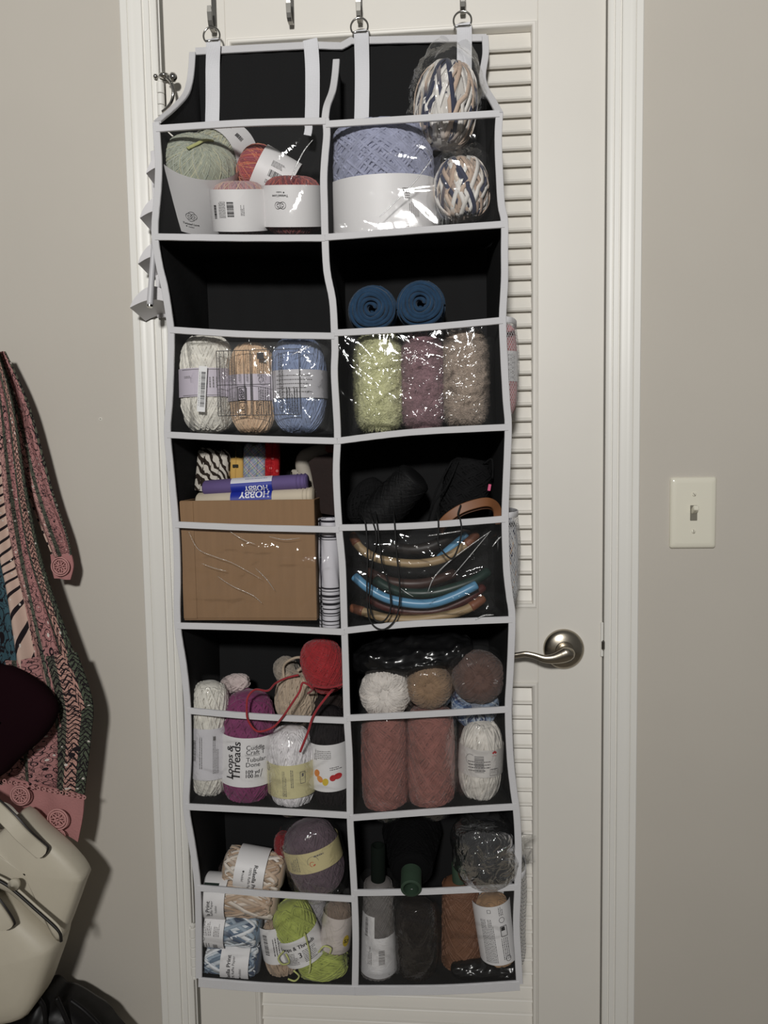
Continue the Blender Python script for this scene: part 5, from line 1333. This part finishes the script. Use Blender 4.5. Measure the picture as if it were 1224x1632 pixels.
# ================================================================== tier 5, latch side: cones and bagged ball
M_core = plain('green_core', lin(42, 62, 46), rough=0.75, var=0.1, vscale=50)
M_core2 = plain('dark_green_core', lin(17, 23, 19), rough=0.9, spec=0.1)
t, a, b = cone(603, 1478, 60, 164, -0.118, plain('grey_thread', lin(104, 100, 98), rough=0.7, var=0.1, vscale=60), 'grey yarn cone in clear plastic with a white barcode label', 1, 3, 111, top=0.72, rad=0.0010, tube=(0.0115, 0.058), tubem=M_core2)
lb = band(t, 0, -b*0.80, b*0.0, prof=lambda z: a*(1-0.28*(z/b+1)/2)+0.0012); zr = lambda z: a*(1-0.28*(z/b+1)/2)+0.0014
Print().bars(0.008, 0.004, 0.024, 0.010, 90, 41).lines(-0.012, 0.006, 0.03, 0.008, 3, 90, 26).build(cyl_map(a, -b*0.42, zr=zr), M_greyink, lb)
lb = band(t, 0, b*0.0, b*0.42, prof=lambda z: a*(1-0.28*(z/b+1)/2)+0.0012, arc=(-PI/2-1.25, -PI/2-0.15), n=14)
Print().bars(-0.020, 0.0, 0.030, 0.006, 90, 42).build(cyl_map(a, b*0.2, zr=zr), M_greyink, lb)
wrap_bag(t, a, b, superp(6), seed=16, amp=0.003, k=1.04)
t, a, b = cone(656, 1354, 98, 92, -0.098, plain('black_thread', lin(13, 13, 14), rough=0.9, spec=0.08), 'large black yarn cone lying with its green core tube toward the room', -6, 104, 112, top=0.62, rad=0.0014, tube=(0.0160, 0.034), tubem=M_core)
t, a, b, pf = base_skein(664, 1496, 68, 132, Yc(664, 1496, 68), 'blackish brown skein in plastic under the black cone', n=3.6, m=yarn('espresso', lin(34, 28, 25)), turns=50, rad=0.0018, seed=113)
wrap_bag(t, a, b, pf, seed=17, amp=0.003, k=1.05, m=film('dull_film', haze=0.003, bump=0.4, bscale=26, rough=0.08, gloss=0.35, cap=0.12))
cone(736, 1472, 70, 150, -0.100, plain('chestnut_thread', lin(112, 76, 54), rough=0.65, var=0.1, vscale=40), 'chestnut brown yarn cone with a green core tube', -2, 4, 114, top=0.78, rad=0.0014, tube=(0.0120, 0.032), tubem=M_core)
t, a, b, pf = base_skein(790, 1480, 60, 116, Yc(790, 1480, 60), 'tan skein almost covered by a white label full of small print', ang=-8, n=3.6, m=yarn('honey', lin(164, 126, 86)), turns=44, rad=0.0018, seed=115)
lb = band(t, a+0.0012, -b*0.70, b*0.96, prof=lambda z: a+0.0012)
Print().lines(-0.012, -0.006, 0.070, 0.020, 9, 90, 27).lines(0.012, -0.02, 0.034, 0.012, 4, 90, 28).frame(0.013, 0.008, 0.010, 0.016, 0.0009).rect(0.012, 0.012, 0.006, 0.006).ring(0.012, 0.026, 0.0045, 0.0007).ring(0.014, -0.036, 0.0045, 0.0007).frame(-0.006, 0.042, 0.005, 0.005, 0.0006).lines(0.012, 0.040, 0.014, 0.008, 3, 90, 29).build(cyl_map(a+0.0014, b*0.1), M_ink, lb)
t = thing('plastic_bag', 'glossy black plastic bag at the bottom right corner', 'plastic bag', frame(775, 1547, -0.135, 0))
p = np.stack([s[:, None]*56*mp+0*A[:1]*0+np.zeros((50, 70)), np.sqrt(1-s**2)[:, None]**0.6*np.sin(np.arange(70)*2*PI/70)*0.017, np.sqrt(1-s**2)[:, None]**0.6*np.cos(np.arange(70)*2*PI/70)*17*mp], -1); q = p.reshape(-1, 3)
q = q+np.array([0, -0.4, 0.8])*(0.006*(np.abs(vnoise(q, 14, 24, 3))-0.3))[:, None]
MB().grid(q.reshape(p.shape), closed_v=True).build('film', M_bag, t)
t, a, b, pf = base_skein(775, 1354, 92, 94, -0.132, 'black yarn ball wrapped in shiny clear plastic at the lower right', n=2.1, m=yarn('ball_black', lin(40, 40, 42)), turns=60, rad=0.0018, seed=116, name='yarn_ball')
wrap_bag(t, a, b, pf, seed=18, amp=0.006, k=1.10, m=film('shiny_film', haze=0.035, bump=1.0, bscale=34, rough=0.07, gloss=2.2, cap=0.7), freq=9)
inv = np.array(t.matrix_world.inverted())
g = []
for v in np.linspace(0, 1, 12):
    g.append([P(815+40*u-8*math.sin(v*3), 1322+62*v+10*u*(0.5-v)*2, -0.13+0.012*math.sin(7*u+5*v)) for u in np.linspace(0, 1, 12)])
g = np.array(g).reshape(-1, 3)@inv[:3, :3].T+inv[:3, 3]
MB().grid(g.reshape(12, 12, 3)).build('film_tail', MATS['shiny_film'], t)
# ================================================================== hinge side: tiered rack, wand, garment, bags
M_rack = plain('white_plastic', lin(214, 212, 214), rough=0.35)
rq = P(255, 500, -0.017); t = thing('tiered_rack', 'white rack with four curved ledges on the hinge side casing', 'rack', Matrix.Translation(Vector(rq)))
c0, c1 = P(252, 240, -0.0195)-rq, P(296, 505, -0.0195)-rq
MB().bbox((-0.004, -0.004, c1[2]), (0.012, -0.0005, c0[2]), 0.001).build('back_plate', M_rack, t, smooth=False)
def ledge(tx, ty, half_px, rise_top, rise_bot):
    """crescent ledge: front face a lens from tip to tip, extruded back to the casing"""
    Yf_, Yb_ = -0.064, -0.0185; tip = P(tx, ty, Yf_); mp = MPP(tx, ty, Yf_); n = 18
    u = np.linspace(0, 1, n); x = 2*half_px*mp*u
    zt = rise_top*mp*np.sin(PI*u)**0.75; zb = rise_bot*mp*np.sin(PI*u)
    rows = []
    for Y, k in ((Yf_, 1.0), (Yf_+0.002, 1.02), (Yb_, 0.82)):
        cx = half_px*mp; xx = cx+(x-cx)*k
        ring = [(tip[0]+a_, Y, tip[2]+b_*k-(0.0 if Y < -0.05 else 0.012)) for a_, b_ in zip(xx, zt)]+[(tip[0]+a_, Y, tip[2]+b_*k-(0.0 if Y < -0.05 else 0.014)) for a_, b_ in zip(xx[::-1], zb[::-1]-0.0012)]
        rows.append(np.array(ring)-rq)
    b = MB().grid(rows, closed_v=True); m_ = len(rows[0]); b.f.append(np.array([[i, i+1, m_-2-i, m_-1-i] for i in range(n-1)]))
    return b.build('ledge', M_rack, t, angle=40)
ledge(233, 275, 22, 25, 9); ledge(223, 346, 28, 29, 10); ledge(220, 419, 30, 30, 11); ledge(207, 489, 37, 30, 11)
wq = P(239, 488, -0.085); w_ = thing('white_wand', 'white round wand with a chrome end hanging in front of the rack', 'wand', Matrix.Translation(Vector(wq)))
p = np.array([P(246, 372, -0.075)-wq, P(244, 410, -0.078)-wq, P(241, 455, -0.082)-wq, P(239, 486, -0.085)-wq])
MB().tube(smooth_path(p, 6), np.linspace(0.0038, 0.0052, 19), 18).build('shaft', plain('wand_grey', lin(196, 195, 198), rough=0.4), w_)
MB().tube([p[-1]+(p[-1]-p[-2])*0.0, p[-1]+(p[-1]-p[-2])*0.10, p[-1]+(p[-1]-p[-2])*0.14], [0.0050, 0.0048, 0.0030], 18).build('chrome_end', M_chrome, w_, angle=40)

# ------------------------------------------------------------------ patterned kimono
def kimono_mat():
    m, nt, b, out = new_mat('patchwork_print'); b.inputs['Roughness'].default_value = 0.85; b.inputs['Specular IOR Level'].default_value = 0.2
    at = nd(nt, 'ShaderNodeAttribute'); at.attribute_name = 'Col'
    sp = nd(nt, 'ShaderNodeSeparateColor'); nt.links.new(at.outputs['Color'], sp.inputs[0])
    def math_(op, a, b_=None, v=None):
        n = nd(nt, 'ShaderNodeMath', operation=op); nt.links.new(a, n.inputs[0])
        if b_ is not None: nt.links.new(b_, n.inputs[1])
        elif v is not None: n.inputs[1].default_value = v
        return n.outputs[0]
    u, v = sp.outputs[0], sp.outputs[1]
    PK, PK2, CR, TE, GR, SA, DK = lin(182, 138, 132), lin(170, 122, 120), lin(196, 170, 156), lin(62, 90, 100), lin(84, 88, 76), lin(184, 142, 130), lin(30, 24, 28)
    base = ramp(nt, [(0, lin(110, 108, 96)), (0.12, TE), (0.36, CR), (0.54, PK), (0.67, GR), (0.70, PK2), (0.84, lin(96, 98, 84)), (0.89, SA), (0.945, lin(84, 92, 76))])
    nt.links.new(u, base.inputs[0])
    # fine motif, drawn in cloth coordinates
    cb = nd(nt, 'ShaderNodeCombineXYZ'); nt.links.new(math_('MULTIPLY', u, v=15), cb.inputs[0]); nt.links.new(math_('MULTIPLY', v, v=48), cb.inputs[1])
    vo = nd(nt, 'ShaderNodeTexVoronoi', feature='F1'); vo.inputs['Scale'].default_value = 1.0; nt.links.new(cb.outputs[0], vo.inputs['Vector'])
    rg = math_('PINGPONG', math_('MULTIPLY', vo.outputs['Distance'], v=2.6), v=0.5)
    line1 = math_('LESS_THAN', rg, v=0.085)
    nz = nd(nt, 'ShaderNodeTexNoise'); nz.inputs['Scale'].default_value = 1.6; nz.inputs['Detail'].default_value = 6; nt.links.new(cb.outputs[0], nz.inputs['Vector'])
    n1 = math_('LESS_THAN', math_('ABSOLUTE', math_('SUBTRACT', nz.outputs['Fac'], v=0.5)), v=0.014)
    # rope bars across the cream band, scallops on the borders
    bar = math_('LESS_THAN', math_('PINGPONG', math_('ADD', math_('MULTIPLY', v, v=26), math_('MULTIPLY', u, v=5)), v=0.5), v=0.13)
    inb = math_('MULTIPLY', math_('GREATER_THAN', u, v=0.36), math_('LESS_THAN', u, v=0.54))
    bar = math_('MULTIPLY', bar, inb)
    zig = math_('PINGPONG', math_('ADD', math_('MULTIPLY', v, v=60), math_('PINGPONG', math_('MULTIPLY', u, v=40), v=1.0)), v=0.5)
    zig = math_('MULTIPLY', math_('LESS_THAN', zig, v=0.16), math_('GREATER_THAN', u, v=0.84))
    fl = math_('MULTIPLY', math_('MAXIMUM', line1, n1), math_('SUBTRACT', inb, v=1.0)); fl = math_('ABSOLUTE', fl)
    dk = math_('MAXIMUM', math_('MAXIMUM', fl, bar), zig)
    mx = nd(nt, 'ShaderNodeMix', data_type='RGBA'); nt.links.new(dk, mx.inputs[0]); nt.links.new(base.outputs[0], mx.inputs[6]); mx.inputs[7].default_value = DK+(1,)
    wt = math_('LESS_THAN', vo.outputs['Distance'], v=0.14)
    n2 = nd(nt, 'ShaderNodeTexNoise'); n2.inputs['Scale'].default_value = 0.35; nt.links.new(cb.outputs[0], n2.inputs['Vector'])
    wt = math_('MULTIPLY', wt, math_('GREATER_THAN', n2.outputs['Fac'], v=0.47))
    m2 = nd(nt, 'ShaderNodeMix', data_type='RGBA'); nt.links.new(wt, m2.inputs[0]); nt.links.new(mx.outputs[2], m2.inputs[6]); m2.inputs[7].default_value = lin(206, 198, 190)+(1,)
    nt.links.new(m2.outputs[2], b.inputs['Base Color'])
    return m
M_kim = kimono_mat()
kq = P(20, 1330, -0.05); kim = thing('kimono', 'pink patchwork printed kimono with lace hem hanging on the left wall', 'clothing', Matrix.Translation(Vector(kq)))
def drape(name, left, right, Yl, Yr, m, folds=4, amp=0.008, uv=(0, 1), vs=1.0, nu=40, nv=90, seed=0, th=0.002, parent=None, v0=0.0):
    """hanging cloth between two photo-pixel polylines (same count), with vertical folds"""
    L = smooth_path([P(x, y, Yl) for x, y in left], 10); R_ = smooth_path([P(x, y, Yr) for x, y in right], 10)
    tl = np.linspace(0, len(L)-1, nv); iL = np.stack([np.interp(tl, np.arange(len(L)), L[:, c]) for c in range(3)], 1)
    tr = np.linspace(0, len(R_)-1, nv); iR = np.stack([np.interp(tr, np.arange(len(R_)), R_[:, c]) for c in range(3)], 1)
    U = np.linspace(0, 1, nu); V = np.linspace(0, 1, nv)
    g = iL[:, None]*(1-U[None, :, None])+iR[:, None]*U[None, :, None]
    wv = np.sin(U[None]*folds*2*PI+0.9*np.sin(V[:, None]*3+seed)+seed)*amp*(0.5+0.5*V[:, None])+0.3*amp*np.sin(U[None]*folds*5.3+V[:, None]*7+seed)
    g[:, :, 1] += wv*np.minimum(1, 8*(1-U))[None]
    g[:, :, 1] = np.minimum(g[:, :, 1], -0.004)
    col = np.zeros((nv, nu, 3)); col[..., 0] = uv[0]+(uv[1]-uv[0])*U[None]; col[..., 1] = v0+V[:, None]*vs
    b = MB().grid(g-kq, col=col.reshape(-1, 3)); b.grid(g-kq+np.array([0, th, 0]), col=col.reshape(-1, 3))
    return b.build(name, m, kim if parent is None else parent, vcol=True)
# body panel, long drape down to the hem, then the sleeve hanging in front of the wall
drape('body_panel', [(-40, 545), (-40, 640), (-40, 740), (-38, 810), (-34, 890), (-28, 970), (-6, 1240)], [(-8, 548), (20, 640), (36, 740), (48, 810), (66, 890), (92, 970), (146, 1120)], -0.07, -0.085, M_kim, 4, 0.010, (0.0, 1.0), 1.0, seed=1)
drape('body_panel', [(-78, 548), (-104, 640), (-120, 740), (-132, 810), (-150, 890), (-176, 970), (-200, 1240)], [(-38, 545), (-38, 640), (-38, 740), (-36, 810), (-32, 890), (-26, 970), (-4, 1240)], -0.085, -0.07, M_kim, 4, 0.010, (1.0, 0.0), 1.0, seed=5)
drape('sleeve', [(-92, 560), (-132, 645), (-168, 780), (-190, 850), (-198, 884)], [(-66, 560), (-82, 640), (-108, 740), (-138, 820), (-164, 888)], -0.050, -0.055, M_kim, 1.5, 0.007, (0.86, 0.52), 0.62, nu=24, seed=6, v0=0.3)
drape('skirt_panel', [(-40, 1060), (-40, 1130), (-30, 1190), (-10, 1245)], [(122, 1040), (147, 1118), (144, 1180), (134, 1268)], -0.075, -0.090, M_kim, 3, 0.007, (0.48, 1.0), 0.42, seed=3, v0=1.1)
drape('sleeve', [(-14, 560), (0, 640), (24, 740), (52, 820), (80, 888)], [(8, 560), (46, 645), (83, 780), (106, 850), (114, 884)], -0.055, -0.050, M_kim, 1.5, 0.007, (0.52, 0.86), 0.62, nu=24, seed=2, v0=0.3)
kh = P(-42, 548, 0); wk = thing('wall_hook', 'round steel wall hook that the pink kimono hangs from', 'hook', Matrix.Translation(Vector(kh)))
MB().lathe([(0.018, 0.0), (0.018, 0.004), (0.006, 0.006), (0.005, 0.088), (0.011, 0.090), (0.013, 0.097), (0.008, 0.103), (0.0001, 0.104)], 24).xf(Matrix.Rotation(math.radians(90), 4, 'X')).build('peg', M_steel, wk, angle=40)
# lace: cuff and hem with punched flowers
M_lace = plain('rose_lace', lin(170, 118, 116), rough=0.85, bump=0.4, bscale=300)
def lace_disc(px, py, rpx, Y, parent, petals=8):
    c = P(px, py, Y)-kq; r = rpx*MPP(px, py, Y); b = MB()
    a = np.linspace(0, 2*PI, 25)
    for q in (1.0, 0.78): b.tube([(c[0]+r*q*math.cos(x), c[1], c[2]+r*q*math.sin(x)) for x in a[:-1]], r*0.085, 6, closed=True)
    for k in range(petals):
        x = k*2*PI/petals; cx, cz = c[0]+r*0.47*math.cos(x), c[2]+r*0.47*math.sin(x)
        b.tube([(cx+r*0.26*math.cos(x)*math.cos(y)-r*0.13*math.sin(x)*math.sin(y), c[1], cz+r*0.26*math.sin(x)*math.cos(y)+r*0.13*math.cos(x)*math.sin(y)) for y in a[:-1:2]], r*0.05, 5, closed=True)
    b.lathe([(0.0001, -0.001), (r*0.14, -0.001), (r*0.14, 0.001), (0.0001, 0.001)], 12, c)
    return b.build('lace_flower', plain('rose_lace_light', lin(190, 140, 136), rough=0.85), parent)
cuff = drape('lace_cuff', [(80, 884), (82, 905), (86, 922)], [(113, 882), (117, 902), (112, 924)], -0.052, -0.050, M_lace, 1, 0.002, nu=16, nv=20)
lace_disc(96, 903, 14, -0.056, cuff)
hem = drape('lace_hem', [(-40, 1225), (-36, 1245), (-30, 1262)], [(134, 1268), (132, 1300), (124, 1342)], -0.082, -0.092, M_lace, 3, 0.004, nu=40, nv=26, seed=3)
for px, py, r in ((32, 1268, 15), (92, 1306, 16), (94, 1332, 10)): lace_disc(px, py, r, -0.104, hem)
for k in range(16):
    u = k/15; q = P(-2+136*u, 1243+28*u, -0.102)-kq
    MB().tube([(q[0]+0.0028*math.cos(x), q[1], q[2]+0.0028*math.sin(x)) for x in np.linspace(0, 2*PI, 11)[:-1]], 0.0009, 5, closed=True).build('lace_eyelet', MATS['rose_lace_light'], hem)

def puffy(name, pts, Yf_, Yb_, m, parent, origin, r=0.012, bulge=0.01, n=3):
    """padded slab with a rounded rim from a photo-pixel outline"""
    o = np.array([P(x, y, (Yf_+Yb_)/2) for x, y in pts]); o = smooth_path(o, n, closed=True); c = o.mean(0)
    rows = []
    for k in (0.02, 0.35, 0.65, 0.85, 0.95, 1.0, 1.0, 0.95, 0.8, 0.02):
        rows.append(c+(o-c)*k)
    ys = [Yf_-bulge, Yf_-bulge*0.9, Yf_-bulge*0.55, Yf_-bulge*0.15, Yf_+r*0.4, Yf_+r, Yb_-r, Yb_-r*0.3, Yb_, Yb_]
    for q, y in zip(rows, ys): q[:, 1] = y
    return MB().grid(np.array(rows)-origin, closed_v=True).build(name, m, parent)
dq = P(20, 1240, -0.12); t = thing('velvet_bag', 'very dark maroon cloth bag hanging in front of the kimono', 'bag', Matrix.Translation(Vector(dq)))
puffy('body', [(-70, 1050), (0, 1060), (26, 1066), (68, 1094), (92, 1130), (72, 1172), (30, 1210), (0, 1238), (-70, 1260)], -0.135, -0.100, plain('maroon_velvet', lin(26, 10, 15), rough=0.95, spec=0.05), t, dq)
MB().tube(smooth_path([P(-40, 1062, -0.12)-dq, P(-30, 980, -0.125)-dq, P(-50, 900, -0.12)-dq], 6), 0.006, 10).build('strap', plain('maroon_velvet', lin(26, 10, 15)), t)

# ------------------------------------------------------------------ cream handbag
hq = P(40, 1612, -0.13); hb = thing('handbag', 'cream leather handbag with a covered button hanging at lower left', 'handbag', Matrix.Translation(Vector(hq)))
M_cream = plain('cream_leather', lin(198, 190, 172), rough=0.45, bump=0.08, bscale=160, var=0.02)
M_edge = plain('black_edge_paint', lin(24, 20, 18), rough=0.5)
puffy('body', [(-80, 1340), (-20, 1396), (26, 1420), (62, 1452), (95, 1484), (99, 1500), (84, 1545), (70, 1580), (48, 1606), (0, 1616), (-80, 1620)], -0.165, -0.085, M_cream, hb, hq, r=0.016, bulge=0.012)
puffy('top_panel', [(-60, 1300), (-10, 1330), (18, 1310), (40, 1291), (70, 1318), (108, 1352), (137, 1388), (133, 1408), (104, 1486), (98, 1482), (62, 1448), (24, 1414), (-20, 1390)], -0.150, -0.105, M_cream, hb, hq, r=0.008, bulge=0.006)
sm = smooth_path([P(x, y, -0.176) for x, y in ((-30, 1388), (4, 1402), (26, 1417), (60, 1447), (88, 1472), (98, 1484), (100, 1497))], 8)-hq
MB().tube(sm+np.array([-0.001, -0.003, -0.0015]), 0.0024, 8).build('seam_edge', M_edge, hb)
MB().tube(sm+np.array([-0.001, -0.001, 0.0035]), 0.0018, 8).build('seam_piping', M_cream, hb)
bq = P(22, 1410, -0.183)-hq; MB().lathe([(0.0001, -0.010), (0.006, -0.0085), (0.0088, -0.004), (0.0088, 0.002), (0.0001, 0.006)], 24).xf(Matrix.Translation(Vector(bq)) @ Matrix.Rotation(math.radians(-90), 4, 'X') @ Matrix.Diagonal((1, 1, -1, 1))).build('button', M_cream, hb)
def bag_strap(pts, w, name):
    p = smooth_path([P(*q) for q in pts], 8)-hq; n_ = len(p); ww = np.full(n_, w); ww[-3:] = [w*0.92, w*0.7, w*0.35]
    o = MB().strip(p, ww, 0.006, nrm=(0.2, -1, 0.3)).build(name, M_cream, hb, angle=40)
    MB().strip(p+np.array([0.001, 0.0035, -0.0012]), ww*1.10, 0.003, nrm=(0.2, -1, 0.3)).build('edge_paint', M_edge, o, angle=40)
bag_strap([(-40, 1262, -0.15), (-10, 1285, -0.165), (14, 1308, -0.175), (34, 1330, -0.175), (54, 1348, -0.168), (70, 1362, -0.164)], 0.021, 'handle')
bag_strap([(-60, 1380, -0.175), (-30, 1420, -0.185), (-8, 1448, -0.188), (6, 1468, -0.186), (12, 1480, -0.184)], 0.021, 'handle')

# ------------------------------------------------------------------ black coat at the bottom
jq = P(60, 1640, -0.1); jk = thing('black_coat', 'glossy black coat below the cream handbag', 'clothing', Matrix.Translation(Vector(jq)))
pts = [(-80, 1606), (0, 1612), (40, 1604), (72, 1574), (92, 1586), (110, 1590), (140, 1608), (172, 1634), (190, 1700), (-80, 1720)]
o = smooth_path(np.array([P(x, y, -0.09) for x, y in pts]), 6, closed=True); c = o.mean(0); rows = []
for k, y in ((0.02, -0.135), (0.3, -0.132), (0.55, -0.126), (0.75, -0.12), (0.9, -0.11), (0.97, -0.1), (1.0, -0.09), (1.0, -0.06), (0.9, -0.05), (0.02, -0.05)):
    q = c+(o-c)*k; q[:, 1] = y; q[:, 1] -= 0.012*np.abs(vnoise(q*np.array([1, 0, 1]), 31, 12, 2))*(1 if y < -0.08 else 0); rows.append(q)
MB().grid(np.array(rows)-jq, closed_v=True).build('shell', plain('black_coat_fabric', lin(16, 15, 16), rough=0.45, bump=0.3, bscale=40, spec=0.25), jk)
for pp in ([(60, 1590), (70, 1606), (74, 1640)], [(90, 1590), (100, 1612), (112, 1640)], [(112, 1594), (136, 1612), (160, 1636)]):
    MB().tube(smooth_path([P(x, y, -0.128) for x, y in pp], 6)-jq, 0.004, 8).build('seam', plain('black_coat_fabric', lin(22, 21, 22)), jk)
